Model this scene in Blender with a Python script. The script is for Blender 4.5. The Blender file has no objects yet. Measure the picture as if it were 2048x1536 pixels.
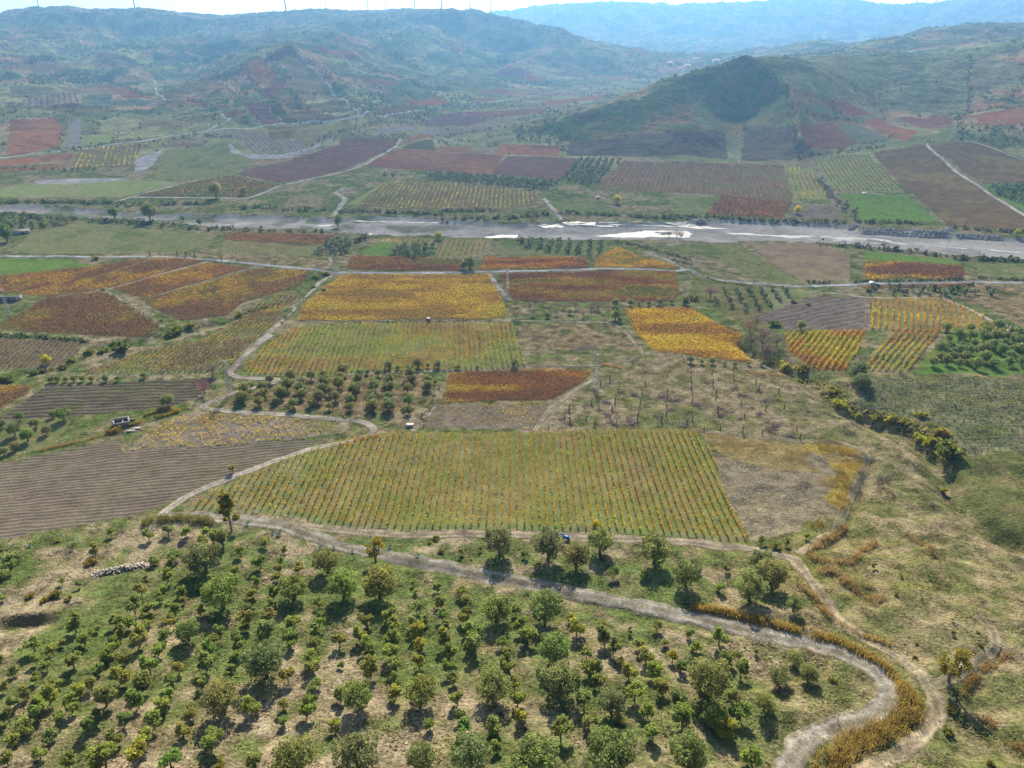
import bpy, math, random
import numpy as np
from mathutils import Vector

# ------------------------------------------------------------------ camera, sky, sun, exposure
sc = bpy.context.scene
PITCH, FPX, CW, CH, CAMH = math.radians(26.0), 1420.0, 1024.0, 768.0, 145.0
cam_d = bpy.data.cameras.new('camera'); cam = bpy.data.objects.new('camera', cam_d)
sc.collection.objects.link(cam); sc.camera = cam
cam_d.sensor_fit = 'HORIZONTAL'; cam_d.sensor_width = 36.0; cam_d.lens = 36.0 * FPX / 2048.0
cam_d.clip_start = 1.0; cam_d.clip_end = 60000.0
cam.location = (0, 0, CAMH); cam.rotation_euler = (math.pi / 2 - PITCH, 0, 0)
SUN_EL, SUN_AZ = math.radians(36.0), math.radians(2.0)      # azimuth measured from +Y towards +X
w = bpy.data.worlds.new('World'); sc.world = w; w.use_nodes = True
nt = w.node_tree; bg = nt.nodes['Background']
sky = nt.nodes.new('ShaderNodeTexSky'); sky.sky_type = 'NISHITA'; sky.sun_disc = False
sky.sun_elevation = SUN_EL; sky.sun_rotation = SUN_AZ; sky.altitude = 300; sky.dust_density = 1.6; sky.air_density = 1.0
nt.links.new(sky.outputs[0], bg.inputs[0]); bg.inputs[1].default_value = 0.058
sl = bpy.data.lights.new('sun', 'SUN'); sl.energy = 5.0; sl.angle = math.radians(0.5); sl.color = (1.0, 0.915, 0.77)
sun = bpy.data.objects.new('sun', sl); sc.collection.objects.link(sun)
sd = Vector((math.sin(SUN_AZ) * math.cos(SUN_EL), math.cos(SUN_AZ) * math.cos(SUN_EL), math.sin(SUN_EL)))
sun.rotation_euler = sd.to_track_quat('Z', 'Y').to_euler()
sc.view_settings.view_transform = 'Standard'; sc.view_settings.look = 'None'
sc.view_settings.exposure = 1.42; sc.view_settings.gamma = 1.0; sc.view_settings.use_curve_mapping = False
sc.cycles.use_denoising = True; sc.cycles.max_bounces = 5; sc.cycles.diffuse_bounces = 2; sc.cycles.volume_bounces = 0
sc.cycles.transparent_max_bounces = 4

rng = np.random.default_rng(7); random.seed(7)
COL = sc.collection

# ------------------------------------------------------------------ numeric helpers
def vnoise(x, y, seed=0):
    xi = np.floor(x).astype(np.int64); yi = np.floor(y).astype(np.int64)
    fx = x - xi; fy = y - yi
    fx = fx * fx * fx * (fx * (fx * 6 - 15) + 10); fy = fy * fy * fy * (fy * (fy * 6 - 15) + 10)
    def h(a, b):
        n = (a * 374761393 + b * 668265263 + seed * 1274126177) & 0xffffffff
        n = ((n ^ (n >> 13)) * 1274126177) & 0xffffffff
        n = ((n ^ (n >> 15)) * 2246822519) & 0xffffffff
        return ((n ^ (n >> 16)) & 0xffff) / 65535.0
    a = h(xi, yi); b = h(xi + 1, yi); c = h(xi, yi + 1); d = h(xi + 1, yi + 1)
    return a + (b - a) * fx + (c - a) * fy + (a - b - c + d) * fx * fy
def fbm(x, y, scale, octs=4, seed=0):
    x = np.asarray(x, float) / scale; y = np.asarray(y, float) / scale
    s = 0; a = 0.5; t = 0
    for o in range(octs):
        s = s + a * vnoise(x + 17.3 * o, y - 9.1 * o, seed + o); t += a; a *= 0.55; x = x * 2.03; y = y * 2.03
    return s / t
def sstep(a, b, x):
    t = np.clip((x - a) / (b - a), 0, 1); return t * t * (3 - 2 * t)
def mix(a, b, t):
    t = np.asarray(t)[..., None]; return np.asarray(a) * (1 - t) + np.asarray(b) * t
def inpoly(px, py, poly):
    poly = np.asarray(poly, float); r = np.zeros(px.shape, bool); n = len(poly); j = n - 1
    for i in range(n):
        xi, yi = poly[i]; xj, yj = poly[j]
        c = ((yi > py) != (yj > py)) & (px < (xj - xi) * (py - yi) / (yj - yi + 1e-12) + xi)
        r ^= c; j = i
    return r
def polydist(x, y, line):
    d = np.full(x.shape, 1e9); line = np.asarray(line, float)
    for (ax, ay), (bx, by) in zip(line[:-1], line[1:]):
        vx, vy = bx - ax, by - ay; L = vx * vx + vy * vy + 1e-9
        t = np.clip(((x - ax) * vx + (y - ay) * vy) / L, 0, 1)
        d = np.minimum(d, np.hypot(x - ax - t * vx, y - ay - t * vy))
    return d
def dens(line, step):
    line = np.asarray(line, float); seg = np.hypot(*np.diff(line, axis=0).T); s = np.r_[0, np.cumsum(seg)]
    nn = max(2, int(s[-1] / step) + 1); t = np.linspace(0, s[-1], nn)
    return np.stack([np.interp(t, s, line[:, k]) for k in range(line.shape[1])], -1)
SC = 2048 / 700.0
TILE = dict(A=(0, 0), B=(680, 0), C=(1348, 0), D=(0, 340), E=(680, 340), F=(1348, 340), G=(0, 660), H=(680, 660), I=(1348, 660),
           J=(0, 1050), K=(680, 1050), L=(1348, 1050))
def px(reg, pts):                       # picture survey points, in one of twelve enlarged tiles or whole-picture coordinates ('Z')
    if reg == 'Z': return [(float(a), float(b)) for a, b in pts]
    ox, oy = TILE[reg]; return [(ox + a / SC, oy + b / SC) for a, b in pts]
def ray(p):
    p = np.asarray(p, float); r = (p[..., 0] - CW) / FPX; u = (CH - p[..., 1]) / FPX
    c, s = math.cos(PITCH), math.sin(PITCH)
    return np.stack([r, c + u * s, -s + u * c], -1)
def project(P):
    P = np.asarray(P, float); c, s = math.cos(PITCH), math.sin(PITCH)
    x, y, z = P[..., 0], P[..., 1], P[..., 2] - CAMH
    d = y * c - z * s; u = y * s + z * c
    return np.stack([CW + FPX * x / d, CH - FPX * u / d, d], -1)

# ------------------------------------------------------------------ terrain surface
ctrl = []
def cp(pxx, pyy, Y):
    d = ray((pxx, pyy)); t = Y / d[1]; ctrl.append((t * d[0], Y, CAMH + t * d[2]))
def cw(x, y, z): ctrl.append((x, y, z))
for x in (-260, 260): cw(x, 60, 14); cw(x * 1.3, 140, 4)
for x in (-160, -80, 0, 80, 160): cw(x, 40, 22); cw(x, 95, 13.5 if x < 60 else 11); cw(x * 1.3, 150, 5)
for x in (-280, -180, -90, 0, 90, 180, 280): cw(x, 200, 0); cw(x * 1.25, 290, 0)
for x in (-420, -250, -100, 60, 220, 420): cw(x, 400, -1); cw(x * 1.2, 520, -3); cw(x * 1.35, 640, -5); cw(x * 1.6, 800, -3)
for x in (-260, -100, 80): cw(x, 980, 0)
for p in [(1130,312,1010),(1300,319,995),(1470,322,985),(1600,321,985),(1700,300,1010),(1850,285,1040),(2048,290,1020),(2200,300,1010),
          (1490,110,1350),(1455,122,1345),(1400,141,1335),(1320,166,1315),(1250,193,1300),(1150,223,1290),(1020,257,1280),(880,279,1260),
          (1440,300,1060),(1470,238,1245),(1475,180,1315),(1430,215,1260),(1530,205,1255),(1440,262,1130),(1530,262,1130),(1530,140,1310),(1580,180,1240),(1598,235,1140),(1600,290,1040),(1370,205,1240),(1300,240,1170),(1150,272,1125),
          (1400,262,1090),
          (1540,130,1450),(1590,126,1520),(1660,114,1620),(1740,106,1680),(1940,106,1660),(2048,96,1640),(2200,86,1640),(1750,180,1400),(1900,160,1450),(1690,230,1230),(2000,200,1300),(2048,150,1450),
          (1900,255,1130),(2048,240,1140),(2200,230,1150),
          (1700,104,2050),(1780,92,2200),(1850,72,2300),(1990,59,2350),(2048,67,2330),(2200,60,2330),
          (1560,103,3050),(1650,79,3200),(1730,99,3150),
          (1010,26,6400),(1150,9,6500),(1230,7,6500),(1348,14,6500),(1450,10,6600),(1556,2,6800),(1640,-8,6900),(1717,1,6900),(1799,13,7000),(1860,8,7000),(1930,-3,7000),(2048,-8,7000),(2250,-5,7000),
          (1200,100,4200),(1350,108,4300),(1500,104,4400),(1100,112,3900),(1300,60,5400),(1500,55,5600),(1700,60,5400),(1800,80,4600),(1950,50,5200),(2048,45,5200),
          (0,32,3300),(51,19,3300),(137,18,3300),(205,20,3300),(273,19,3300),(307,22,3250),(376,33,3300),(444,31,3350),(513,31,3400),(581,22,3400),(615,19,3400),(666,20,3400),(731,24,3350),(765,27,3300),(810,20,3150),(830,18,3100),(878,22,3100),(940,33,3050),(1000,51,3000),(1100,63,2950),(1180,84,2900),
          (-200,40,3300),(953,20,4300),(900,24,4300),
          (580,93,1800),(530,120,1720),(480,145,1650),(640,125,1720),(690,180,1560),(730,228,1320),(560,250,1180),(480,200,1420),(600,180,1500),(640,70,2200),(520,85,2250),
          (100,180,1650),(-150,180,1650),(50,300,1030),(250,290,1060),(-150,300,1030),(200,230,1320),(350,222,1380),(450,272,1130),(150,125,2150),(-150,120,2150),(300,103,2450),(200,62,2850),(400,160,1950),(430,76,2850),(0,80,2700),
          (700,120,2050),(800,185,1650),(900,150,2150),(1000,122,2650),(1150,150,2550),(1250,172,2400),(1330,150,2600),(760,60,2750),(850,62,2800),(1000,92,2900),(700,250,1230),(800,250,1230),(1000,200,1800),(1100,180,2100)]:
    cp(*p)
for p in [(1490,110,1350),(1455,122,1345),(1400,141,1335),(1320,166,1315),(1250,193,1300),(1150,223,1290)]:      # the land drops away behind the sharp ridge
    dd_ = ray(p[:2]); t_ = p[2] / dd_[1]; cw(t_ * dd_[0] * 1.05, p[2] + 75, CAMH + t_ * dd_[2] - 26); cw(t_ * dd_[0] * 1.12, p[2] + 190, max(12, CAMH + t_ * dd_[2] - 66))
cw(420, 1750, 40); cw(560, 1800, 80); cw(900, 1900, 95); cw(700, 2600, 60); cw(1100, 2700, 110); cw(1500, 3000, 160); cw(250, 1700, 12)
for x in (-7500, -4500, -2000, 0, 2000, 4500, 7500): cw(x, 9800, 150)
cw(-3500, 5000, 180); cw(-1500, 4600, 170); cw(-4500, 7000, 150); cw(0, 5000, 140)
C = np.array(ctrl)
def warp(x, y): return np.stack([np.asarray(x) / (np.asarray(y) + 66.0) * 2.2, np.log(np.asarray(y) + 40.0) * 1.6], -1)
def kern(r2): return 0.5 * r2 * np.log(r2 + 1e-9)
W = warp(C[:, 0], C[:, 1]); n = len(W)
K = kern(((W[:, None] - W[None]) ** 2).sum(-1)) + np.eye(n) * 0.0006
Pm = np.hstack([np.ones((n, 1)), W]); M = np.zeros((n + 3, n + 3)); M[:n, :n] = K; M[:n, n:] = Pm; M[n:, :n] = Pm.T
coef = np.linalg.solve(M, np.concatenate([C[:, 2] , np.zeros(3)]))
def base_z(x, y):
    q = warp(x, y).reshape(-1, 2); out = np.empty(len(q))
    for i in range(0, len(q), 20000):
        s = q[i:i + 20000]; r2 = ((s[:, None] - W[None]) ** 2).sum(-1)
        out[i:i + 20000] = kern(r2) @ coef[:n] + coef[n] + s @ coef[n + 1:]
    return out.reshape(np.shape(x))
ys = [38.0]
while ys[-1] < 9600:
    y = ys[-1]; r = 0.0043 if y < 430 else 0.006 if y < 1000 else 0.005 if y < 2700 else 0.010
    ys.append(y * (1 + r))
YS = np.array(ys); US = np.r_[-1.45 + .65 * (np.arange(36) / 36.0), np.linspace(-0.80, 0.80, 741), .80 + .65 * (np.arange(1, 37) / 36.0)]
# the smooth surface is solved on every third line and interpolated, then given relief
yi = np.unique(np.r_[np.arange(0, len(YS), 3), len(YS) - 1]); ui = np.unique(np.r_[np.arange(0, len(US), 4), len(US) - 1])
Yc, Uc = YS[yi], US[ui]
Zc = base_z(Uc[None] * (Yc[:, None] + 66), np.repeat(Yc[:, None], len(Uc), 1))
Zt = np.stack([np.interp(US, Uc, row) for row in Zc])
ZZ = np.stack([np.interp(YS, Yc, Zt[:, j]) for j in range(len(US))], 1)
GX = US[None] * (YS[:, None] + 66); GY = np.repeat(YS[:, None], len(US), 1)
hm = sstep(8, 90, ZZ) * sstep(900, 1300, GY) * (1 - .72 * sstep(150, 350, GX) * (1 - sstep(1900, 2600, GY)))
rid = 1 - np.abs(2 * fbm(GX, GY, 330, 5, 3) - 1)
far = sstep(2600, 5200, GY)
lft = sstep(1700, 2100, GY) * (1 - sstep(2950, 3200, GY)) * (1 - sstep(300, 900, GX)); ZZ = ZZ + hm * ((rid - 0.84) * (34 + 70 * far + 42 * lft) + (fbm(GX, GY, 90, 4, 8) - 0.5) * (12 + 16 * far))
calm = 1 - .85 * sstep(170, 330, GX - (GY - 1000) * .1) * (1 - sstep(1500, 1700, GY)) * (1 - sstep(620, 760, GX))
def crest(pts, A, Ls, y0, y1):         # a keen edge along a ridge line
    l = []
    for a_, b_, Y_ in pts: dd_ = ray((a_, b_)); l.append((Y_ / dd_[1] * dd_[0], Y_))
    s_ = slice(YS.searchsorted(y0), YS.searchsorted(y1)); d_ = polydist(GX[s_], GY[s_], dens(l, 20)); ZZ[s_] += A * (np.exp(-d_ / Ls) - .55 * np.exp(-(d_ / (2.4 * Ls)) ** 2))
crest([(1490,110,1352),(1455,122,1345),(1400,141,1335),(1320,166,1315),(1250,193,1300),(1150,223,1290),(1020,257,1280)], 11, 24, 1000, 1800)
crest([(1520,132,1320),(1580,180,1240),(1598,235,1140),(1600,290,1040)], 20, 22, 900, 1700); crest([(1470,115,1350),(1490,110,1350),(1500,113,1350)], 9, 16, 1200, 1600)
crest([(580,93,1800),(640,125,1720),(690,180,1560),(730,228,1320)], 16, 28, 1100, 2300); crest([(580,93,1800),(530,120,1720),(480,145,1650),(440,190,1500)], 14, 26, 1100, 2300); crest([(1780,92,2200),(1850,72,2300),(1990,59,2350),(2048,67,2330)], 16, 40, 1800, 2900); crest([(1990,59,2350),(1940,90,2050)], 14, 30, 1800, 2900)
crest([(810,20,3150),(878,22,3100),(940,33,3050),(1000,51,3000),(1100,63,2950),(1180,84,2900)], 22, 60, 2400, 4200); crest([(560,45,2950),(700,50,2800),(850,55,2850)], 26, 60, 2300, 3600); crest([(0,60,2850),(200,62,2850),(300,85,2600)], 24, 60, 2200, 3600)
slope_m = calm * sstep(6, 28, ZZ) * sstep(980, 1080, GY) * (1 - sstep(2900, 3600, GY)); tmask = slope_m * sstep(.36, .5, fbm(GX, GY, 260, 2, 41)) * (1 - sstep(110, 170, ZZ))
PT = 5.5; tz = ZZ + (fbm(GX, GY, 140, 2, 42) - .5) * 6; fr_ = tz / PT - np.floor(tz / PT); ZZ = ZZ + tmask * .75 * PT * (sstep(.72, 1.0, fr_) - fr_)      # farmed terraces
gul = 1 - np.abs(2 * fbm(GX, GY, 120, 4, 43) - 1); ZZ = ZZ + slope_m * ((gul - .8) * 15 + (fbm(GX, GY, 38, 3, 44) - .5) * 7)
ter = sstep(700, 1100, GY) * (1 - sstep(2300, 3000, GY))
ZZ = ZZ + ter * (fbm(GX, GY, 45, 3, 21) - 0.5) * 3.0
ZZ = ZZ + (fbm(GX, GY, 60, 3, 31) - 0.5) * 2.2 * (1 - sstep(700, 900, GY)) + (fbm(GX, GY, 7, 3, 32) - 0.5) * 0.5
def gz(x, y):
    x = np.asarray(x, float); y = np.clip(np.asarray(y, float), YS[0], YS[-1] - 1)
    r = np.clip(np.searchsorted(YS, y) - 1, 0, len(YS) - 2); fr = (y - YS[r]) / (YS[r + 1] - YS[r])
    u = np.clip(x / (y + 66), US[0], US[-1] - 1e-6); ci = np.clip(np.searchsorted(US, u) - 1, 0, len(US) - 2); fc = (u - US[ci]) / (US[ci + 1] - US[ci])
    return (ZZ[r, ci] * (1 - fc) + ZZ[r, ci + 1] * fc) * (1 - fr) + (ZZ[r + 1, ci] * (1 - fc) + ZZ[r + 1, ci + 1] * fc) * fr
T0 = np.geomspace(70, 12000, 900)
def ground(pts):                        # picture points -> the places on the land they show
    d = ray(np.asarray(pts, float)).reshape(-1, 3); d = d / np.linalg.norm(d, axis=1)[:, None]
    out = np.empty((len(d), 3))
    for i in range(0, len(d), 400):
        dd = d[i:i + 400]; P = dd[:, None] * T0[None, :, None]
        h = CAMH + P[..., 2] - gz(P[..., 0], P[..., 1]); below = h < 0
        k = np.where(below.any(1), below.argmax(1), len(T0) - 1); k = np.maximum(k, 1)
        a, b = T0[k - 1], T0[k]
        for _ in range(12):
            m = (a + b) / 2; Q = dd * m[:, None]; hh = CAMH + Q[:, 2] - gz(Q[:, 0], Q[:, 1])
            a = np.where(hh > 0, m, a); b = np.where(hh > 0, b, m)
        Q = dd * b[:, None]; Q[:, 2] = gz(Q[:, 0], Q[:, 1]); out[i:i + 400] = Q
    return out
def gpoly(reg, pts): return ground(px(reg, pts))[:, :2]
def smooth(line, step, it=None):
    l = dens(line, step); kk = it or 6
    for _ in range(kk):
        l[1:-1] = (l[:-2] + 2 * l[1:-1] + l[2:]) / 4
    return dens(l, step)

# carve the river bed, the stream gully and the road cuttings
RIV = gpoly('Z', [(-60,411),(0,413),(120,412),(260,425),(420,430),(560,432),(680,437),(800,432),(950,443),(1050,447),(1130,445),(1250,448),(1400,443),(1450,437),(1700,450),(1720,460),(2048,475),(2130,480),
                  (2130,526),(2048,520),(1900,510),(1700,490),(1560,483),(1430,485),(1300,480),(1200,480),(1060,478),(900,475),(760,470),(700,468),(640,460),(560,458),(430,455),(330,445),(200,437),(100,430),(0,424),(-60,421)])
dr = polydist(GX[YS.searchsorted(480):YS.searchsorted(900)], GY[YS.searchsorted(480):YS.searchsorted(900)], np.vstack([RIV, RIV[:1]]))
sl_ = slice(YS.searchsorted(480), YS.searchsorted(900))
ins = inpoly(GX[sl_], GY[sl_], RIV)
ZZ[sl_] -= np.where(ins, 2.6 * sstep(-1, 7, dr), 0)
ZZ[sl_] += np.where(~ins, 0.9 * np.exp(-(dr / 5) ** 2), 0)
def carve(reg, pts, depth, wid, ymax=900):
    l = smooth(gpoly(reg, pts), 4); s = slice(0, YS.searchsorted(ymax)); d = polydist(GX[s], GY[s], l[::2])
    ZZ[s] -= depth * np.exp(-(d / wid) ** 2)
carve('I', [(430,90),(560,170),(800,260),(900,390),(1010,470),(1350,560),(1480,690),(1620,800),(1640,960),(1760,1110),(1900,1200),(2100,1260)], 5.0, 6)
carve('J', [(40,555),(130,532),(220,522),(350,522)], -1.5, 2.0); carve('J', [(50,600),(200,575),(330,560)], 1.3, 2.4)
carve('D', [(1930,600),(1700,760),(1450,830),(1330,880),(1080,930),(960,980),(760,1010),(560,1040)], 2.5, 6)
carve('K', [(300,215),(700,290),(1150,370),(1700,520),(2048,575),(2300,640)], 0.9, 1.6)      # road-side ditch
s_ = slice(0, YS.searchsorted(360)); rs_ = sstep(45, 95, GX[s_] - (GY[s_] - 190) * .6); ZZ[s_] += rs_ * ((1 - np.abs(2 * fbm(GX[s_], GY[s_], 26, 3, 47) - 1)) * 3.6 - 2.5 + (fbm(GX[s_], GY[s_], 5, 3, 48) - .5) * .7)
carve('I', [(1160,770),(1120,900),(1080,1040),(1000,1180),(880,1290)], 1.6, 2.2); carve('L', [(1900,760),(1760,880),(1700,1000),(1800,1130),(2048,1330)], 1.8, 3)

# ------------------------------------------------------------------ object helpers
def tag(o, label=None, cat=None, group=None, kind=None):
    if label: o['label'] = label
    if cat: o['category'] = cat
    if group: o['group'] = group
    if kind: o['kind'] = kind
    return o
def mesh_np(name, V, F, cols=None, mats=(), smooth_=False):
    me = bpy.data.meshes.new(name); V = np.asarray(V, np.float32); F = np.asarray(F, np.int32); k = F.shape[1]
    me.vertices.add(len(V)); me.vertices.foreach_set('co', V.ravel())
    me.loops.add(F.size); me.loops.foreach_set('vertex_index', F.ravel())
    me.polygons.add(len(F)); me.polygons.foreach_set('loop_start', np.arange(0, F.size, k, dtype=np.int32))
    me.polygons.foreach_set('loop_total', np.full(len(F), k, np.int32))
    if smooth_: me.polygons.foreach_set('use_smooth', np.ones(len(F), bool))
    if cols is not None:
        a = me.color_attributes.new('col', 'FLOAT_COLOR', 'POINT')
        c = np.ones((len(V), 4), np.float32); c[:, :3] = cols; a.data.foreach_set('color', c.ravel())
    for m in mats: me.materials.append(m)
    me.update(calc_edges=True); return me
def link(name, me, parent=None):
    o = bpy.data.objects.new(name, me); COL.objects.link(o)
    if parent: o.parent = parent
    return o
def empty(name, loc, rz=0, s=1.0):
    o = bpy.data.objects.new(name, None); COL.objects.link(o); o.location = loc; o.rotation_euler = (0, 0, rz); o.scale = (s, s, s)
    o.empty_display_size = 0.1; return o
class MB:                               # collects quads for one mesh
    def __init__(s): s.v = []; s.f = []; s.c = []; s.n = 0
    def add(s, V, F, col):
        V = np.asarray(V, float); s.v.append(V); s.f.append(np.asarray(F, int) + s.n); s.n += len(V)
        c = np.asarray(col, float); s.c.append(np.broadcast_to(c, (len(V), 3)))
    def box(s, c, d, col, R=None, taper=1.0):
        x, y, z = np.array(d) / 2.0
        V = np.array([[-x,-y,-z],[x,-y,-z],[x,y,-z],[-x,y,-z],[-x*taper,-y*taper,z],[x*taper,-y*taper,z],[x*taper,y*taper,z],[-x*taper,y*taper,z]])
        if R is not None: V = V @ np.asarray(R).T
        s.add(V + np.array(c), [[0,3,2,1],[4,5,6,7],[0,1,5,4],[1,2,6,5],[2,3,7,6],[3,0,4,7]], col)
    def tube(s, pts, rad, col, k=6, cap=True):
        pts = np.asarray(pts, float); m = len(pts); rad = np.broadcast_to(np.asarray(rad, float), (m,)); V = []
        for i in range(m):
            t = pts[min(i + 1, m - 1)] - pts[max(i - 1, 0)]; t = t / (np.linalg.norm(t) + 1e-9)
            a = np.cross(t, [0.3, 0.9, 0.1] if abs(t[2]) > 0.8 else [0, 0, 1]); a /= np.linalg.norm(a) + 1e-9; b = np.cross(t, a)
            th = np.arange(k) * 2 * math.pi / k
            V.append(pts[i] + rad[i] * (np.cos(th)[:, None] * a + np.sin(th)[:, None] * b))
        V = np.vstack(V); F = []
        for i in range(m - 1):
            for j in range(k):
                F.append([i*k+j, i*k+(j+1) % k, (i+1)*k+(j+1) % k, (i+1)*k+j])
        if cap:
            for e in (0, m - 1):
                for j in range(0, k - 2, 2): F.append([e*k, e*k+j+1, e*k+j+2, e*k+(j+3) % k])
        s.add(V, F, col)
    def leaves(s, Cn, size, col, asp=0.55, up=0.0, droop=0.0):
        Cn = np.asarray(Cn, float); m = len(Cn); size = np.broadcast_to(np.asarray(size, float), (m,))
        a = rng.normal(size=(m, 3)); a[:, 2] = a[:, 2] * (1 - abs(up)) + up; a /= np.linalg.norm(a, axis=1)[:, None]
        b = rng.normal(size=(m, 3)); b -= (b * a).sum(1)[:, None] * a; b /= np.linalg.norm(b, axis=1)[:, None]
        h = size[:, None] / 2
        V = np.stack([Cn - a * h, Cn + b * h * asp - a * h * 0.1, Cn + a * h, Cn - b * h * asp - a * h * 0.1], 1).reshape(-1, 3)
        F = np.arange(4 * m).reshape(m, 4)
        c = np.asarray(col, float)
        if c.ndim == 2: c = np.repeat(c, 4, 0)
        s.add(V, F, c)
    def mesh(s, name, mats, smooth_=False):
        return mesh_np(name, np.vstack(s.v), np.vstack(s.f), np.vstack(s.c), mats, smooth_)

# ------------------------------------------------------------------ materials
def newmat(name):
    m = bpy.data.materials.new(name); m.use_nodes = True; t = m.node_tree
    for nd in list(t.nodes): t.nodes.remove(nd)
    o = t.nodes.new('ShaderNodeOutputMaterial'); return m, t, o
def N(t, typ, **kw):
    nd = t.nodes.new(typ)
    for k, v in kw.items(): setattr(nd, k, v)
    return nd
def ground_mat(name, fine=0.35, fscale=1.4, bump=0.25, bdist=0.4, rows=None, speck=None, rough=0.95):
    m, t, o = newmat(name); L = t.links.new
    at = N(t, 'ShaderNodeAttribute', attribute_name='col'); geo = N(t, 'ShaderNodeNewGeometry')
    n1 = N(t, 'ShaderNodeTexNoise'); n1.inputs['Scale'].default_value = fscale; n1.inputs['Detail'].default_value = 5; n1.inputs['Roughness'].default_value = 0.7
    n2 = N(t, 'ShaderNodeTexNoise'); n2.inputs['Scale'].default_value = fscale * 0.16; n2.inputs['Detail'].default_value = 4; n2.inputs['Roughness'].default_value = 0.65
    L(geo.outputs['Position'], n1.inputs['Vector']); L(geo.outputs['Position'], n2.inputs['Vector'])
    add = N(t, 'ShaderNodeMath', operation='ADD'); L(n1.outputs[0], add.inputs[0]); L(n2.outputs[0], add.inputs[1])
    mr = N(t, 'ShaderNodeMapRange'); mr.inputs[1].default_value = 0.72; mr.inputs[2].default_value = 1.28; mr.inputs[3].default_value = 1 - fine; mr.inputs[4].default_value = 1 + fine
    L(add.outputs[0], mr.inputs[0])
    mul = N(t, 'ShaderNodeVectorMath', operation='SCALE'); L(at.outputs['Color'], mul.inputs[0]); L(mr.outputs[0], mul.inputs['Scale'])
    colout = mul.outputs[0]; height = add.outputs[0]
    if rows:                            # furrow relief: direction (x, y), spacing, height and tint of the ridges
        dx, dy, sp, amt, rc, cm = rows
        dot = N(t, 'ShaderNodeVectorMath', operation='DOT_PRODUCT'); L(geo.outputs['Position'], dot.inputs[0])
        dot.inputs[1].default_value = (-dy * 2 * math.pi / sp, dx * 2 * math.pi / sp, 0)
        nw = N(t, 'ShaderNodeTexNoise'); nw.inputs['Scale'].default_value = 0.07; nw.inputs['Detail'].default_value = 4; L(geo.outputs['Position'], nw.inputs['Vector'])
        ma = N(t, 'ShaderNodeMath', operation='MULTIPLY_ADD'); L(nw.outputs[0], ma.inputs[0]); ma.inputs[1].default_value = 11.0; L(dot.outputs['Value'], ma.inputs[2])
        sn = N(t, 'ShaderNodeMath', operation='SINE'); L(ma.outputs[0], sn.inputs[0])
        bl = N(t, 'ShaderNodeMapRange'); bl.inputs[1].default_value = 0.1; bl.inputs[2].default_value = 0.9; L(sn.outputs[0], bl.inputs[0])
        bm = N(t, 'ShaderNodeMath', operation='MULTIPLY'); L(bl.outputs[0], bm.inputs[0])
        bk = N(t, 'ShaderNodeMapRange'); bk.inputs[1].default_value = 0.4; bk.inputs[2].default_value = 0.6; bk.inputs[3].default_value = 0; bk.inputs[4].default_value = cm
        L(n1.outputs[0], bk.inputs[0]); L(bk.outputs[0], bm.inputs[1])
        mx = N(t, 'ShaderNodeMix', data_type='RGBA'); L(bm.outputs[0], mx.inputs[0]); L(colout, mx.inputs[6]); mx.inputs[7].default_value = (*rc, 1)
        colout = mx.outputs[2]
        hm_ = N(t, 'ShaderNodeMath', operation='MULTIPLY_ADD'); L(sn.outputs[0], hm_.inputs[0]); hm_.inputs[1].default_value = amt; L(height, hm_.inputs[2]); height = hm_.outputs[0]
    if speck:                           # scattered stones or tufts
        c2, scl, th = speck
        vo = N(t, 'ShaderNodeTexVoronoi'); vo.inputs['Scale'].default_value = scl; L(geo.outputs['Position'], vo.inputs['Vector'])
        mr2 = N(t, 'ShaderNodeMapRange'); mr2.inputs[1].default_value = th; mr2.inputs[2].default_value = th * 0.6; L(vo.outputs['Distance'], mr2.inputs[0])
        mg = N(t, 'ShaderNodeMath', operation='MULTIPLY'); L(mr2.outputs[0], mg.inputs[0])
        mr3 = N(t, 'ShaderNodeMapRange'); mr3.inputs[1].default_value = 0.45; mr3.inputs[2].default_value = 0.6; L(n2.outputs[0], mr3.inputs[0]); L(mr3.outputs[0], mg.inputs[1])
        mx2 = N(t, 'ShaderNodeMix', data_type='RGBA'); L(mg.outputs[0], mx2.inputs[0]); L(colout, mx2.inputs[6]); mx2.inputs[7].default_value = (*c2, 1); colout = mx2.outputs[2]
    bp = N(t, 'ShaderNodeBump'); bp.inputs['Strength'].default_value = bump; bp.inputs['Distance'].default_value = bdist; L(height, bp.inputs['Height'])
    df = N(t, 'ShaderNodeBsdfDiffuse'); df.inputs['Roughness'].default_value = 0.8; L(colout, df.inputs['Color']); L(bp.outputs[0], df.inputs['Normal'])
    L(df.outputs[0], o.inputs[0]); return m
def leaf_mat(name, trans=0.45, tint=True):
    m, t, o = newmat(name); L = t.links.new
    at = N(t, 'ShaderNodeAttribute', attribute_name='col'); c = at.outputs['Color']
    if tint:
        oi = N(t, 'ShaderNodeObjectInfo'); mu = N(t, 'ShaderNodeVectorMath', operation='MULTIPLY'); L(c, mu.inputs[0]); L(oi.outputs['Color'], mu.inputs[1]); c = mu.outputs[0]
    d = N(t, 'ShaderNodeBsdfDiffuse'); tr = N(t, 'ShaderNodeBsdfTranslucent'); L(c, d.inputs[0]); L(c, tr.inputs[0])
    mx = N(t, 'ShaderNodeMixShader'); mx.inputs[0].default_value = trans; L(d.outputs[0], mx.inputs[1]); L(tr.outputs[0], mx.inputs[2]); L(mx.outputs[0], o.inputs[0]); return m
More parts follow.
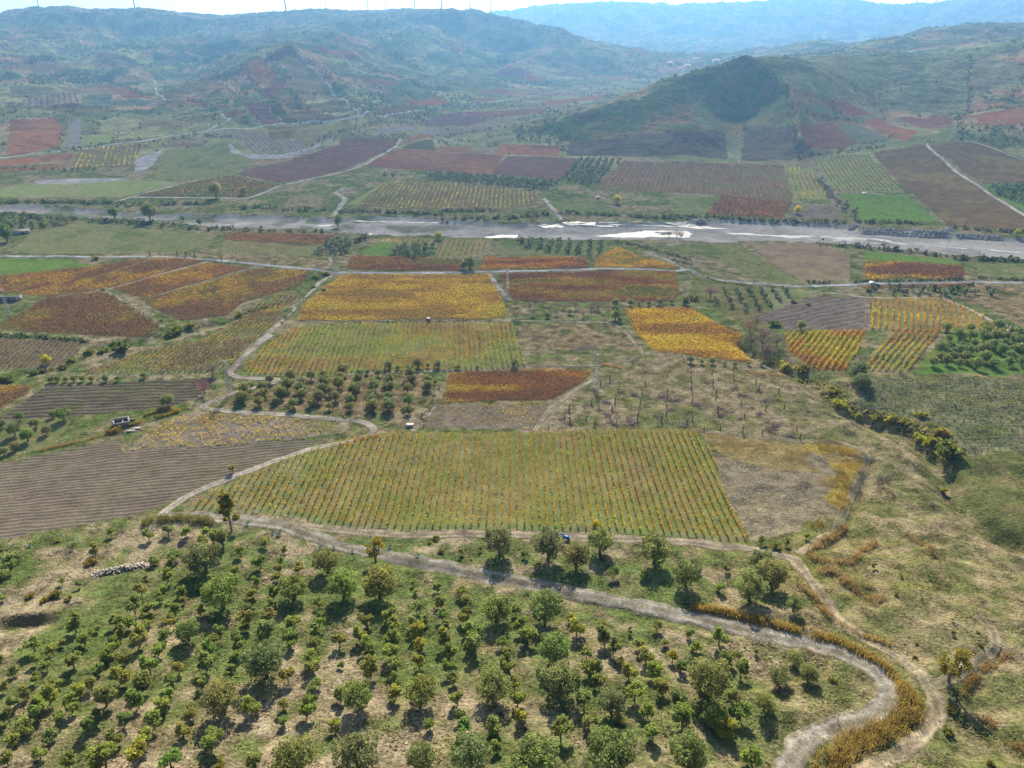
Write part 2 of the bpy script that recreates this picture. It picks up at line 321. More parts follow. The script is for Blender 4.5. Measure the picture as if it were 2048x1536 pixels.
def solid_mat(name, rough=0.7, metal=0.0, noise=0.25, scale=6.0, spec=0.3):
    m, t, o = newmat(name); L = t.links.new
    at = N(t, 'ShaderNodeAttribute', attribute_name='col'); tc = N(t, 'ShaderNodeTexCoord')
    n1 = N(t, 'ShaderNodeTexNoise'); n1.inputs['Scale'].default_value = scale; n1.inputs['Detail'].default_value = 4; L(tc.outputs['Object'], n1.inputs['Vector'])
    mr = N(t, 'ShaderNodeMapRange'); mr.inputs[1].default_value = 0.3; mr.inputs[2].default_value = 0.7; mr.inputs[3].default_value = 1 - noise; mr.inputs[4].default_value = 1 + noise; L(n1.outputs[0], mr.inputs[0])
    mul = N(t, 'ShaderNodeVectorMath', operation='SCALE'); L(at.outputs['Color'], mul.inputs[0]); L(mr.outputs[0], mul.inputs['Scale'])
    p = N(t, 'ShaderNodeBsdfPrincipled'); p.inputs['Roughness'].default_value = rough; p.inputs['Metallic'].default_value = metal; p.inputs['Specular IOR Level'].default_value = spec
    L(mul.outputs[0], p.inputs['Base Color']); L(p.outputs[0], o.inputs[0]); return m
GM = dict(
    wild=ground_mat('wild_grassland', 0.85, 1.2, 1.2, 0.8),
    hill=ground_mat('hill_scrub', 0.5, 0.13, 0.8, 6.0),
    grass=ground_mat('cut_grass', 0.30, 1.6, 0.3, 0.4),
    soil=ground_mat('bare_soil', 0.35, 1.0, 0.55, 0.6),
    vine=ground_mat('vineyard_soil', 0.35, 0.8, 0.4, 0.5),
    gravel=ground_mat('gravel', 0.5, 1.3, 0.7, 0.35, speck=((0.50, 0.47, 0.42), 1.2, 0.3)),
    river=ground_mat('river_gravel', 0.30, 0.25, 0.5, 1.0),
    brush=ground_mat('brushwood_ground', 0.55, 1.1, 0.9, 1.2),
)
LEAF = leaf_mat('leaf'); VINE = leaf_mat('vine_leaf', 0.42, False); STRAW = leaf_mat('straw', 0.35, False)
BARK = solid_mat('bark', 0.9, 0, 0.35, 3.0, 0.1); STEEL = solid_mat('galvanised_steel', 0.45, 0.6, 0.1); STONE = solid_mat('stone', 0.9, 0, 0.35, 1.5, 0.2)
PAINT = solid_mat('paint', 0.3, 0, 0.04, 2.0, 0.5); RUBBER = solid_mat('rubber', 0.8, 0, 0.15); GLASS = solid_mat('window_glass', 0.08, 0, 0.02, 2.0, 0.8)
wm, wt, wo = newmat('shallow_water'); wp = N(wt, 'ShaderNodeBsdfPrincipled'); wp.inputs['Base Color'].default_value = (0.24, 0.24, 0.23, 1); wp.inputs['Roughness'].default_value = 0.45; wp.inputs['Specular IOR Level'].default_value = 0.05
wn = N(wt, 'ShaderNodeTexNoise'); wn.inputs['Scale'].default_value = 0.9; wn.inputs['Detail'].default_value = 3
wb = N(wt, 'ShaderNodeBump'); wb.inputs['Strength'].default_value = 0.35; wb.inputs['Distance'].default_value = 0.35
wg = N(wt, 'ShaderNodeNewGeometry'); wt.links.new(wg.outputs['Position'], wn.inputs['Vector']); wt.links.new(wn.outputs[0], wb.inputs['Height']); wt.links.new(wb.outputs[0], wp.inputs['Normal']); wt.links.new(wp.outputs[0], wo.inputs[0])

# ------------------------------------------------------------------ ground: fields cut out of one continuous surface
TY = dict(  # material, three ground colours, patch size in metres
    dry=('wild', (.20,.155,.085), (.30,.225,.125), (.13,.14,.05), 14), meadow=('grass', (.155,.175,.062), (.215,.20,.095), (.12,.15,.05), 22),
    pale=('grass', (.235,.255,.10), (.20,.24,.085), (.26,.25,.12), 30), green=('grass', (.125,.205,.04), (.15,.22,.05), (.10,.165,.04), 16),
    scrub=('brush', (.135,.15,.052), (.17,.175,.062), (.21,.175,.085), 9), gold=('brush', (.31,.24,.105), (.27,.22,.10), (.33,.25,.10), 7),
    goldy=('brush', (.36,.27,.06), (.30,.235,.07), (.38,.27,.07), 5), twig=('brush', (.25,.21,.145), (.30,.25,.155), (.20,.175,.115), 6),
    soil=('soil', (.17,.135,.105), (.21,.17,.13), (.145,.13,.085), 18), dsoil=('soil', (.105,.082,.064), (.135,.105,.08), (.12,.11,.06), 12),
    pasture=('hill', (.20,.205,.10), (.25,.235,.12), (.165,.175,.085), 70), pasture2=('hill', (.24,.215,.115), (.27,.23,.13), (.20,.195,.10), 60), face=('hill', (.105,.13,.06), (.13,.145,.065), (.25,.15,.09), 90), hollow=('hill', (.125,.155,.065), (.15,.18,.075), (.22,.16,.09), 55),  # face tone includes shade of the steep side; hollow darkened likewise for relief
    hsoil=('hill', (.13,.10,.08), (.15,.115,.09), (.125,.11,.075), 60),
    plum=('vine', (.155,.088,.075), (.18,.105,.08), (.14,.09,.07), 40), plumred=('vine', (.21,.095,.065), (.19,.105,.07), (.25,.13,.075), 45),
    rust=('vine', (.25,.115,.06), (.21,.12,.065), (.28,.16,.075), 50), redf=('vine', (.27,.11,.06), (.29,.15,.075), (.20,.095,.06), 40),
    brownf=('vine', (.17,.12,.06), (.14,.095,.055), (.20,.15,.065), 45), olivef=('vine', (.20,.175,.075), (.18,.14,.065), (.23,.20,.09), 50),
    tanf=('vine', (.27,.20,.11), (.24,.19,.12), (.22,.15,.09), 40), greyf=('vine', (.24,.215,.185), (.21,.19,.165), (.26,.23,.19), 30),
    greygreen=('vine', (.15,.165,.10), (.17,.165,.11), (.13,.15,.085), 35), darkf=('vine', (.105,.10,.05), (.12,.10,.055), (.10,.105,.045), 30),
    vgreen=('vine', (.185,.225,.07), (.205,.225,.085), (.24,.23,.11), 12), vgrass=('vine', (.19,.215,.085), (.215,.22,.10), (.255,.225,.125), 12), vdull=('vine', (.175,.185,.095), (.20,.19,.115), (.15,.175,.075), 14), vsoil=('vine', (.18,.14,.10), (.15,.13,.075), (.20,.16,.11), 14),
    vearth=('vine', (.20,.13,.07), (.22,.15,.07), (.17,.13,.065), 12), vpale=('vine', (.26,.215,.17), (.23,.19,.14), (.20,.175,.105), 8),
    rock=('river', (.36,.33,.31), (.30,.28,.27), (.25,.24,.22), 10), riverbed=('river', (.31,.285,.255), (.36,.33,.295), (.25,.23,.205), 30),
)
FIELDS = []
def fld(name, typ, reg, pts, **k): FIELDS.append((name, typ, reg, pts, k))
# far slopes, left to right
for a in [('plum_field','redf','A',[(60,700),(330,690),(370,750),(345,860),(30,925)]), ('vine_field','greyf','A',[(400,700),(470,695),(475,860),(380,870)]),
  ('plum_field','redf','A',[(0,935),(430,895),(420,930),(0,980)]), ('plum_field','rust','A',[(0,985),(390,960),(390,985),(0,1005)]),
  ('field','brownf','A',[(1540,755),(1670,740),(1730,805),(1600,820)]), ('field','olivef','A',[(1670,740),(2048,695),(2048,740),(1900,800),(1800,860),(1740,805)]),
  ('field','plum','A',[(1560,320),(1700,272),(1720,300),(1620,360),(1560,355)]), ('field','redf','A',[(1400,390),(1540,330),(1630,460),(1500,500),(1430,440)]),
  ('field','plumred','A',[(1515,520),(1630,465),(1690,515),(1580,580),(1540,580)]), ('field','olivef','A',[(1630,350),(1720,300),(1800,390),(1960,560),(1850,555),(1750,520),(1690,420)]),
  ('field','brownf','A',[(1610,575),(1690,530),(1770,630),(1710,660)]), ('field','plum','A',[(1420,600),(1540,590),(1650,725),(1540,740),(1470,660)]),
  ('field','darkf','A',[(1548,590),(1630,590),(1745,715),(1660,722)]), ('field','brownf','A',[(1690,665),(1800,645),(2048,665),(2048,690),(1760,715)]), ('field','olivef','A',[(1790,620),(1980,580),(2040,640),(1900,655),(1790,632)]),
  ('field','greygreen','A',[(60,500),(290,520),(290,550),(60,570)]), ('field','greygreen','A',[(480,560),(660,560),(650,640),(480,630)]),
  ('field','rust','A',[(560,510),(640,495),(900,565),(880,582),(700,560)]), ('field','tanf','A',[(340,510),(560,500),(680,555),(560,548)]), ('field','redf','A',[(1010,595),(1150,585),(1400,630),(1390,645),(1230,618)]),
  ('field','rust','A',[(940,308),(1120,295),(1125,315)]), ('field','rust','A',[(1250,300),(1340,295),(1345,315),(1280,320)]), ('field','redf','A',[(1800,280),(2048,290),(2100,340),(1900,330)]),
  ('field','tanf','A',[(470,340),(850,395),(840,420),(620,400)]), ('field','greygreen','A',[(890,320),(1200,330),(960,390),(890,400)]), ('field','tanf','A',[(150,400),(390,370),(450,400),(330,430),(180,430)]),
  ('field','rust','A',[(950,240),(1120,222),(1400,240),(1200,232)]), ('field','pale','A',[(0,290),(130,290),(60,315),(0,320)]), ('field','greygreen','A',[(680,560),(930,600),(700,615)]),
  ('field','pale','A',[(480,790),(640,785),(670,830),(480,865)]), ('field','redf','A',[(1290,665),(1420,655),(1430,690),(1340,690)]),
  ('meadow_field','meadow','A',[(980,880),(1350,830),(1440,900),(1500,940),(1270,1040),(900,1053),(930,960)]), ('stream_bed_ground','rock','A',[(790,940),(900,890),(960,870),(900,960),(860,990),(790,1010)]),
  ('stream_bed_ground','rock','A',[(1330,835),(1440,900),(1640,905),(1800,870),(1900,830),(1960,810),(1890,850),(1700,925),(1470,930),(1350,890)]),
  ('plum_field','plum','Z',[(470,347),(562,366),(640,352),(700,335),(795,292),(790,280),(700,283),(655,296),(560,325)]),
  ('meadow_field','pale','D',[(0,105),(150,80),(740,60),(1090,70),(700,160),(0,160)]), ('meadow_field','scrub','D',[(0,40),(130,50),(140,75),(0,100)]),
  ('stream_bed_ground','rock','D',[(200,60),(420,50),(740,48),(740,58),(420,85),(210,85)]),
  ('plum_field','plumred','B',[(130,970),(340,870),(540,885),(970,910),(880,1020),(380,990)]), ('plum_field','plum','B',[(885,1020),(980,910),(1410,930),(1280,1050),(1000,1030)]),
  ('field','darkf','B',[(360,868),(540,815),(560,880)]), ('field','redf','B',[(940,845),(1290,855),(1280,915),(920,900)]), ('field','rust','B',[(580,855),(780,860),(750,890),(570,885)]),
  ('field','tanf','B',[(620,798),(1020,715),(1010,690),(870,705),(600,770)]), ('field','rust','B',[(370,830),(550,780),(550,810),(380,845)]), ('field','plum','B',[(500,705),(640,660),(860,690),(850,715),(500,735)]),
  ('field','plumred','B',[(640,652),(1190,630),(1180,660),(870,688)]), ('field','redf','B',[(1200,595),(1560,550),(1540,575),(1230,615)]), ('field','redf','B',[(370,600),(570,568),(670,610),(470,620)]),
  ('field','rust','B',[(800,545),(900,512),(1060,545),(1000,560)]), ('field','plum','B',[(900,440),(970,395),(1090,410),(1030,465)]), ('field','redf','B',[(1040,465),(1100,415),(1210,455),(1190,480)]),
  ('field','pale','B',[(790,405),(920,405),(900,435),(820,440)]), ('field','brownf','B',[(130,635),(370,605),(460,640),(120,680)]), ('field','rust','B',[(110,465),(240,460),(370,490),(180,490)]),
  ('field','plum','B',[(0,810),(360,820),(310,880),(150,920),(0,880)]), ('field','tanf','B',[(600,235),(760,255),(1000,300),(860,280)]), ('field','rust','B',[(1160,325),(1310,345),(1230,345)]),
  ('field','greyf','B',[(200,770),(650,735),(560,790),(180,800)]), ('field','rust','B',[(770,575),(860,570),(960,580),(800,600)]), ('field','redf','B',[(1250,440),(1260,430),(1300,450)]),
  ('hill_field','hsoil','Z',[(1130,312),(1140,285),(1330,262),(1450,264),(1458,318)]), ('hill_field','hsoil','Z',[(1492,250),(1590,250),(1600,318),(1480,322)]),
  ('hill_pasture_field','pasture','C',[(505,352),(760,325),(1200,312),(1725,325),(1715,640),(1300,600),(1050,490),(1000,560),(850,570),(690,505),(620,450)]), ('hill_pasture_field','pasture2','C',[(1745,330),(1850,325),(2048,380),(2048,440),(1850,520),(1740,640)]),
  ('hill_shaded_slope_field','face','Z',[(1488,120),(1400,149),(1320,175),(1200,217),(1030,264),(1140,284),(1330,261),(1400,262),(1380,215),(1420,160)]), ('hill_hollow_field','hollow','Z',[(1492,122),(1540,150),(1574,182),(1588,248),(1485,250),(1455,262),(1405,262),(1385,215),(1425,160)]),  # slope painted darker for its steep backlit side, hollow toned down with it
  ('field','redf','C',[(860,600),(1010,595),(1160,665),(1060,685)]), ('field','redf','C',[(1100,700),(1200,685),(1440,770),(1350,825),(1250,790)]), ('field','plumred','C',[(720,735),(930,720),(1080,840),(1000,865),(770,870)]),
  ('field','greygreen','C',[(945,720),(1080,735),(1280,820),(1090,845)]), ('field','plumred','C',[(1320,690),(1630,665),(1630,740),(1500,755)]), ('field','redf','C',[(1690,680),(2048,630),(2200,640),(2048,730),(1850,740)]),
  ('field','greygreen','C',[(740,620),(850,605),(1000,680),(700,665)]), ('field','meadow','C',[(1430,830),(1520,780),(1630,770),(1640,820)]),
  ('plum_field','brownf','Z',[(1745,305),(1850,288),(2048,430),(2048,457),(1900,454)]), ('plum_field','brownf','Z',[(1855,288),(1960,283),(2048,320),(2120,350),(2120,420),(2048,400),(1960,365)]),
  ('grove_field','green','F',[(1800,85),(2048,75),(2200,80),(2200,300),(2048,235)]), ('grass_field','green','F',[(960,140),(1360,150),(1480,240),(1540,300),(1100,300),(1030,200)]),
  ('meadow_field','meadow','F',[(0,145),(270,155),(180,260),(0,260)]), ('grass_field','green','E',[(1280,225),(1640,262),(1600,240),(1500,205),(1400,220)]), ('meadow_field','meadow','E',[(1220,180),(1500,180),(1640,240),(1290,225)]),
  ('soil_field','soil','F',[(700,215),(960,210),(980,290),(670,285)]), ('meadow_field','pale','E',[(50,200),(100,205),(260,80),(240,85)])]:
    fld(*a)
fld('river_bed_ground', 'riverbed', 'W', RIV)
WAT = [('E',[(1300,306),(2048,305),(2048,335),(1560,328),(1310,322)]), ('E',[(1150,322),(1290,310),(1300,335),(1180,340)]), ('E',[(1500,387),(1780,357),(2048,360),(2048,400),(1800,395),(1620,398)]),
       ('E',[(60,290),(620,306),(560,314),(80,300)]), ('F',[(0,312),(110,310),(330,345),(160,345),(0,333)]), ('F',[(0,362),(90,357),(105,378),(0,388)]),
       ('F',[(300,366),(480,376),(860,387),(1100,397),(1240,410),(1390,440),(1200,432),(860,412),(520,386),(300,378)]), ('E',[(840,388),(1050,378),(1040,396),(840,397)]), ('E',[(140,380),(190,368),(200,378),(150,388)]),
       ('F',[(1500,445),(1720,460),(1720,466),(1510,452)]), ('F',[(1830,465),(2048,483),(2048,492),(1850,474)]), ('D',[(1855,325),(1930,318),(1930,330),(1860,333)])]
# near side of the river
for a in [('meadow_field','meadow','D',[(60,470),(180,370),(480,310),(760,330),(950,350),(1240,380),(1240,430),(1170,470),(900,482),(590,492),(200,490)]), ('grove_field','scrub','D',[(0,250),(490,298),(180,365),(0,360)]),
  ('meadow_field','green','D',[(0,520),(360,520),(560,560),(200,605),(0,615)]), ('meadow_field','dry','D',[(1160,490),(1900,510),(1940,580),(1700,570),(1300,530),(1150,510)]),
  ('meadow_field','green','E',[(110,485),(220,430),(330,435),(270,510)]), ('grove_field','meadow','E',[(930,400),(1560,415),(1560,500),(1200,500),(900,490)]),
  ('grass_field','green','F',[(1130,475),(1660,525),(1690,562),(1100,527)]), ('fallow_field','tanf','F',[(450,425),(900,430),(1030,500),(1030,640),(780,660),(560,540)]), ('meadow_field','meadow','F',[(1780,550),(2200,540),(2200,640),(1780,632)]),
  ('grove_field','vgrass','F',[(200,790),(290,680),(860,705),(640,800),(450,850)]), ('meadow_field','dry','E',[(1070,900),(1580,900),(1700,950),(1750,1053),(1060,1053),(1040,930)]),
  ('soil_field','soil','H',[(1350,115),(1420,90),(1500,85),(1510,110),(1400,135)]), ('scrub_field','scrub','F',[(0,540),(480,670),(640,900),(420,1000),(380,880),(200,800),(90,740),(110,620)]),
  ('meadow_field','dry','F',[(1740,670),(2200,660),(2200,960),(2048,930),(1880,830),(1640,740)]),
  ('grove_field','green','I',[(1420,230),(1560,60),(1700,-20),(2048,0),(2200,0),(2200,260),(1390,265)]), ('scrub_field','scrub','I',[(1640,760),(2048,720),(2200,720),(2200,1330),(1800,1130),(1620,980)]),
  ('fallow_field','gold','I',[(150,600),(700,655),(1040,680),(1090,770),(1000,860),(820,830),(600,820),(300,750)]), ('brush_field','twig','I',[(180,690),(300,750),(600,820),(820,830),(960,860),(1000,940),(985,1080),(760,1110),(740,1180),(450,1235)]),
  ('fallow_field','goldy','I',[(850,770),(1090,775),(1060,850),(1020,960),(1010,1020),(980,1075),(870,985),(940,910),(960,860)]), ('fallow_field','goldy','I',[(760,665),(900,665),(890,740),(760,710)]),
  ('brush_field','twig','I',[(710,720),(860,735),(980,850),(940,900),(840,820)]), ('grove_field','meadow','G',[(0,520),(400,510),(420,540),(300,680),(0,760)]), ('grove_field','dry','G',[(1290,440),(1660,300),(2480,250),(2560,440),(2300,500),(1700,480)])]:
    fld(*a)
def rowdir(reg, a, b):
    g = ground(px(reg, [a, b])); d = g[1, :2] - g[0, :2]; return d / np.linalg.norm(d)
d1 = rowdir('G', (0,990), (800,905)); d2 = rowdir('G', (100,440), (1000,400)); d3 = rowdir('F', (640,900), (1080,800))
GM['plough1'] = ground_mat('ploughed_soil', 0.3, 1.0, 0.8, 0.55, rows=(d1[0], d1[1], 2.1, 0.22, (.12,.10,.065), 0.6))
GM['plough2'] = ground_mat('dark_ploughed_soil', 0.4, 0.9, 0.9, 0.7, rows=(d2[0], d2[1], 3.2, 0.25, (.12,.125,.06), 0.7))
GM['plough3'] = ground_mat('worked_soil', 0.35, 0.5, 0.8, 0.8, rows=(d3[0], d3[1], 5.0, 0.2, (.25,.20,.15), 0.6))
TY['plough1'] = ('plough1', (.175,.14,.105), (.20,.165,.12), (.16,.145,.09), 20); TY['plough2'] = ('plough2', (.105,.082,.064), (.135,.105,.08), (.12,.11,.06), 12); TY['plough3'] = ('plough3', (.17,.135,.11), (.15,.12,.10), (.21,.17,.13), 14)
fld('bank_ground', 'dsoil', 'J', [(30,592),(70,556),(130,534),(220,524),(340,530),(345,565),(260,585),(180,600),(100,605)])
fld('ploughed_field','plough1','G',[(-150,810),(0,780),(680,640),(720,715),(1100,690),(1750,640),(1900,640),(1440,830),(1050,980),(900,1050),(500,1140),(0,1230),(-150,1250)])
fld('ploughed_field','plough2','G',[(-100,540),(0,510),(270,330),(650,310),(1280,280),(1150,400),(1000,450),(500,500)])
fld('ploughed_field','plough3','F',[(450,860),(840,740),(1140,750),(1140,940),(640,935),(560,900)])

# vineyards: outline, row direction, row spacing, then how the vines look
YEL, GLD, ORG, RED, DRD, GRN, YGR, BRN = (.55,.41,.035), (.47,.30,.035), (.40,.20,.04), (.25,.115,.05), (.16,.085,.055), (.13,.17,.04), (.30,.30,.05), (.22,.13,.06)
OLV = (.15,.15,.05); GRY = (.15,.13,.10)
VY = [
  dict(n='front', t='vgreen', reg='Z', p=[(370,1020),(420,985),(560,920),(700,875),(780,866),(1000,866),(1180,860),(1385,858),(1420,900),(1495,1085),(1330,1070),(1200,1065),(1000,1058),(880,1060),(720,1057),(650,1050),(580,1030),(480,1025)],
       d=((1039,1058),(1038,866)), sp=2.5, one='large grassy vineyard in front', pal=[ORG,GLD,GLD,(.42,.31,.045),YEL,YGR], q=10, leaf=.48, wd=.36, h=1.6, gap=.78, hole=.05),
  dict(n='middle', t='vgreen', reg='Z', p=[(488,744),(520,700),(590,655),(680,648),(1025,645),(1052,735),(900,744),(640,752),(505,752)], d=((919,735),(917,660)), sp=2.6, one='green-striped middle vineyard', pal=[RED,ORG,GLD,YGR,YGR,BRN], q=8, leaf=.62, wd=.5, h=1.5, gap=.9, hole=.03),
  dict(n='righta', t='vgrass', reg='F', p=[(1160,752),(1560,752),(1800,850),(1920,940),(1500,950),(1145,940)], d=((1262,940),(1262,755)), sp=3.4, one='vineyard beside the ploughed patch', pal=[RED,ORG,ORG,GLD,YEL], q=6, leaf=.85, wd=.6, h=1.6, gap=.9, hole=.02),
  dict(n='rightb', t='vearth', reg='I', p=[(640,12),(1130,2),(1060,150),(1000,240),(830,238),(680,140)], d=((900,240),(1060,10)), sp=2.8, one='vineyard west of the grass lane', pal=[RED,ORG,GLD,YGR,YEL], q=6, leaf=.75, wd=.55, h=1.5, gap=.9, hole=.03),
  dict(n='rightc', t='vgrass', reg='I', p=[(1280,2),(1550,2),(1480,100),(1350,258),(1140,238),(1110,200)], d=((1200,250),(1400,10)), sp=2.8, one='vineyard between the grass lane and olive grove', pal=[RED,ORG,ORG,GLD,YGR], q=6, leaf=.75, wd=.55, h=1.5, gap=.9, hole=.03),
  dict(n='leftred', t='vearth', reg='D', p=[(0,905),(260,755),(560,714),(640,722),(800,820),(940,915),(870,985),(600,975),(0,935)], d=((180,940),(620,735)), sp=2.7, one='dark red hillside vineyard', pal=[DRD,DRD,RED,BRN,OLV,GLD], q=4, leaf=.85, wd=.55, h=1.4, gap=.9, hole=.05),
  dict(n='leftlong', t='vgrass', reg='Z', p=[(150,752),(290,700),(390,685),(470,650),(530,592),(600,590),(555,640),(458,735),(410,747),(300,750)], d=((400,740),(510,650)), sp=2.5, one='vineyard left of the white track', pal=[DRD,RED,BRN,GLD,YGR,OLV], q=5, leaf=.75, wd=.5, h=1.4, gap=.9, hole=.05),
  dict(n='leftlow', t='vsoil', reg='G', p=[(-80,45),(230,57),(490,77),(440,150),(330,228),(-80,228)], d=((60,225),(230,62)), sp=2.6, one='bare-soiled vineyard below the hedge', pal=[BRN,OLV,DRD,YGR], q=3, leaf=.7, wd=.4, h=1.3, gap=.9, hole=.08),
  # vineyards too dense or far to count their rows
  dict(n='m1', t='vearth', reg='Z', p=[(590,640),(615,600),(680,553),(700,549),(980,549),(1010,605),(1017,632),(950,640),(850,638),(680,643)], d=((640,620),(1000,615)), sp=2.4, pal=[(.27,.185,.06),(.37,.24,.055),(.42,.29,.055),(.46,.34,.05),(.37,.31,.06)], q=6, leaf=.75, wd=.6, h=1.2, gap=.9, hole=.0, band=1),
  dict(n='m2', t='vearth', reg='E', p=[(925,612),(1975,592),(1985,720),(1955,768),(1560,770),(1050,765),(990,740)], d=((1000,700),(1900,690)), sp=2.4, pal=[DRD,(.2,.1,.05),RED,BRN,(.33,.22,.05),OLV], q=6, leaf=.75, wd=.6, h=1.2, gap=.9, hole=.0, band=1),
  dict(n='m3', t='vearth', reg='E', p=[(60,508),(715,525),(715,588),(35,580)], d=((60,560),(700,570)), sp=2.5, pal=[DRD,RED,BRN,OLV], q=5, leaf=.85, wd=.65, h=1.2, gap=1.0, hole=0, band=1),
  dict(n='m4', t='vearth', reg='E', p=[(840,512),(1440,512),(1465,573),(815,583)], d=((840,550),(1440,545)), sp=2.5, pal=[DRD,RED,ORG,BRN], q=5, leaf=.85, wd=.65, h=1.2, gap=1.0, hole=0, band=1),
  dict(n='m5', t='vearth', reg='E', p=[(1500,512),(1620,452),(1760,500),(2015,578),(1485,570)], d=((1500,545),(1950,560)), sp=2.5, pal=[RED,BRN,GLD,OLV], q=5, leaf=.85, wd=.65, h=1.2, gap=1.0, hole=0, band=1),
  dict(n='m6', t='vearth', reg='Z', p=[(1246,618),(1380,615),(1440,650),(1487,672),(1478,695),(1510,728),(1320,704),(1300,698),(1272,668)], d=((1270,650),(1440,660)), sp=2.3, pal=[(.30,.17,.05),(.42,.24,.04),(.48,.32,.04),(.53,.38,.04),(.5,.38,.05)], q=6, leaf=.7, wd=.7, h=1.1, gap=1.0, hole=0, band=1),
  dict(n='m7', t='vearth', reg='H', p=[(640,252),(900,237),(1490,237),(1440,290),(1240,412),(595,422)], d=((620,340),(1340,340)), sp=2.0, pal=[(.2,.1,.05),RED,(.36,.19,.04),(.42,.28,.04),(.38,.31,.05)], q=7, leaf=.55, wd=.55, h=1.2, gap=.9, hole=.04, band=1),
  dict(n='m8', t='vpale', reg='H', p=[(560,440),(1225,432),(1140,583),(860,578),(490,568)], d=((540,510),(1180,510)), sp=2.3, pal=[BRN,GLD,GLD,YEL], q=4, leaf=.55, wd=.4, h=1.0, gap=1.0, hole=.35),
  dict(n='m9', t='vpale', reg='G', p=[(735,713),(865,592),(1100,482),(1500,490),(2000,560),(2040,600),(1700,638),(1100,688)], d=((900,640),(1800,560)), sp=2.3, pal=[GLD,YEL,YEL,YGR], q=5, leaf=.6, wd=.5, h=1.1, gap=1.0, hole=.30, fade=1),
  dict(n='m10', t='vdull', reg='I', p=[(1075,370),(1130,278),(2048,287),(2200,290),(2200,712),(2048,708),(1700,718),(1600,560),(1400,510),(1065,468)], d=((1150,400),(2040,400)), sp=2.6, pal=[OLV,OLV,GRY,GRN], q=5, leaf=.7, wd=.4, h=.9, gap=.9, hole=.2),
  dict(n='l1', t='vearth', reg='D', p=[(-80,640),(0,622),(560,565),(880,517),(640,600),(450,650),(80,718),(-80,740)], d=((100,690),(800,540)), sp=2.6, pal=[DRD,RED,ORG,GLD,BRN,OLV], q=4, leaf=.9, wd=.6, h=1.3, gap=1.1, hole=.02),
  dict(n='l2', t='vearth', reg='D', p=[(100,723),(640,607),(900,517),(1060,512),(1205,535),(1000,588),(640,688),(520,708),(260,743)], d=((260,735),(1100,525)), sp=2.6, pal=[DRD,RED,BRN,GLD,ORG], q=4, leaf=.9, wd=.6, h=1.3, gap=1.1, hole=.02),
  dict(n='l3', t='vearth', reg='D', p=[(650,695),(1220,545),(1470,570),(1290,620),(860,748),(780,738)], d=((780,730),(1350,575)), sp=2.6, pal=[DRD,RED,RED,ORG,GLD], q=4, leaf=.9, wd=.6, h=1.3, gap=1.1, hole=.02),
  dict(n='l4', t='vearth', reg='D', p=[(845,765),(1500,578),(1825,592),(1748,688),(1590,728),(1430,768),(1330,858),(1050,883),(855,790)], d=((900,780),(1750,600)), sp=2.6, pal=[DRD,DRD,RED,BRN,OLV,GLD], q=4, leaf=.9, wd=.6, h=1.3, gap=1.1, hole=.02),
  dict(n='l5', t='vgrass', reg='D', p=[(1290,478),(1322,415),(1830,447),(1868,452),(1808,503)], d=((1320,450),(1830,475)), sp=4.0, pal=[OLV,GRN,BRN], q=2, leaf=1.0, wd=.5, h=1.2, gap=1.2, hole=.05),
  dict(n='l6', t='vearth', reg='D', p=[(1312,370),(1965,382),(1880,438),(1322,410)], d=((1320,390),(1900,410)), sp=2.6, pal=[DRD,RED,BRN], q=4, leaf=1.0, wd=1.0, h=1.2, gap=1.4, hole=0, band=1),
  dict(n='l7', t='vearth', reg='G', p=[(-80,335),(0,320),(190,325),(160,370),(0,460),(-80,490)], d=((0,440),(180,335)), sp=2.6, pal=[DRD,RED,GLD,GRN], q=3, leaf=.8, wd=.6, h=1.2, gap=1.0, hole=.05),
  dict(n='e1', t='vgrass', reg='E', p=[(225,400),(550,400),(570,448),(330,430),(222,428)], d=((380,430),(400,402)), sp=4.2, pal=[RED,BRN,GLD], q=2, leaf=1.2, wd=.5, h=1.3, gap=1.3, hole=.05),
  dict(n='e2', t='vgrass', reg='E', p=[(585,440),(620,405),(895,402),(850,490),(545,518)], d=((690,510),(730,405)), sp=4.2, pal=[RED,BRN,GLD], q=2, leaf=1.2, wd=.5, h=1.3, gap=1.3, hole=.05),
  dict(n='f1', t='vearth', reg='F', p=[(1110,532),(1690,562),(1708,610),(1690,638),(1115,638)], d=((1110,590),(1690,600)), sp=2.5, pal=[DRD,RED,GLD,OLV], q=4, leaf=.95, wd=.7, h=1.25, gap=1.2, hole=0, band=1),
  dict(n='f2', t='vearth', reg='F', p=[(1105,682),(1750,662),(1740,674),(1112,698)], d=((1110,690),(1740,668)), sp=2.5, pal=[DRD,RED,RED], q=4, leaf=.95, wd=.7, h=1.25, gap=1.2, hole=0),
  dict(n='f3', t='meadow', reg='F', p=[(0,442),(360,424),(755,658),(480,653),(250,500),(0,500)], d=((480,640),(240,440)), sp=4.0, pal=[GRN,OLV,BRN], q=2, leaf=.9, wd=.4, h=1.0, gap=1.3, hole=.3),
  dict(n='r1', t='vsoil', reg='Z', p=[(1188,377),(1247,321),(1370,323),(1567,331),(1585,404),(1400,387)], d=((1430,388),(1428,325)), sp=5.2, pal=[BRN,DRD,BRN,OLV], q=2, leaf=1.7, wd=.8, h=1.5, gap=1.7, hole=0),
  dict(n='r2', t='vgrass', reg='Z', p=[(1573,332),(1624,336),(1657,399),(1592,404)], d=((1620,400),(1595,334)), sp=5.2, pal=[YGR,OLV,BRN], q=2, leaf=1.7, wd=.8, h=1.5, gap=1.7, hole=0),
  dict(n='r3', t='vearth', reg='F', p=[(185,258),(282,152),(688,187),(640,283)], d=((400,270),(420,165)), sp=4.5, pal=[DRD,DRD,RED], q=2, leaf=1.7, wd=.9, h=1.4, gap=1.6, hole=0),
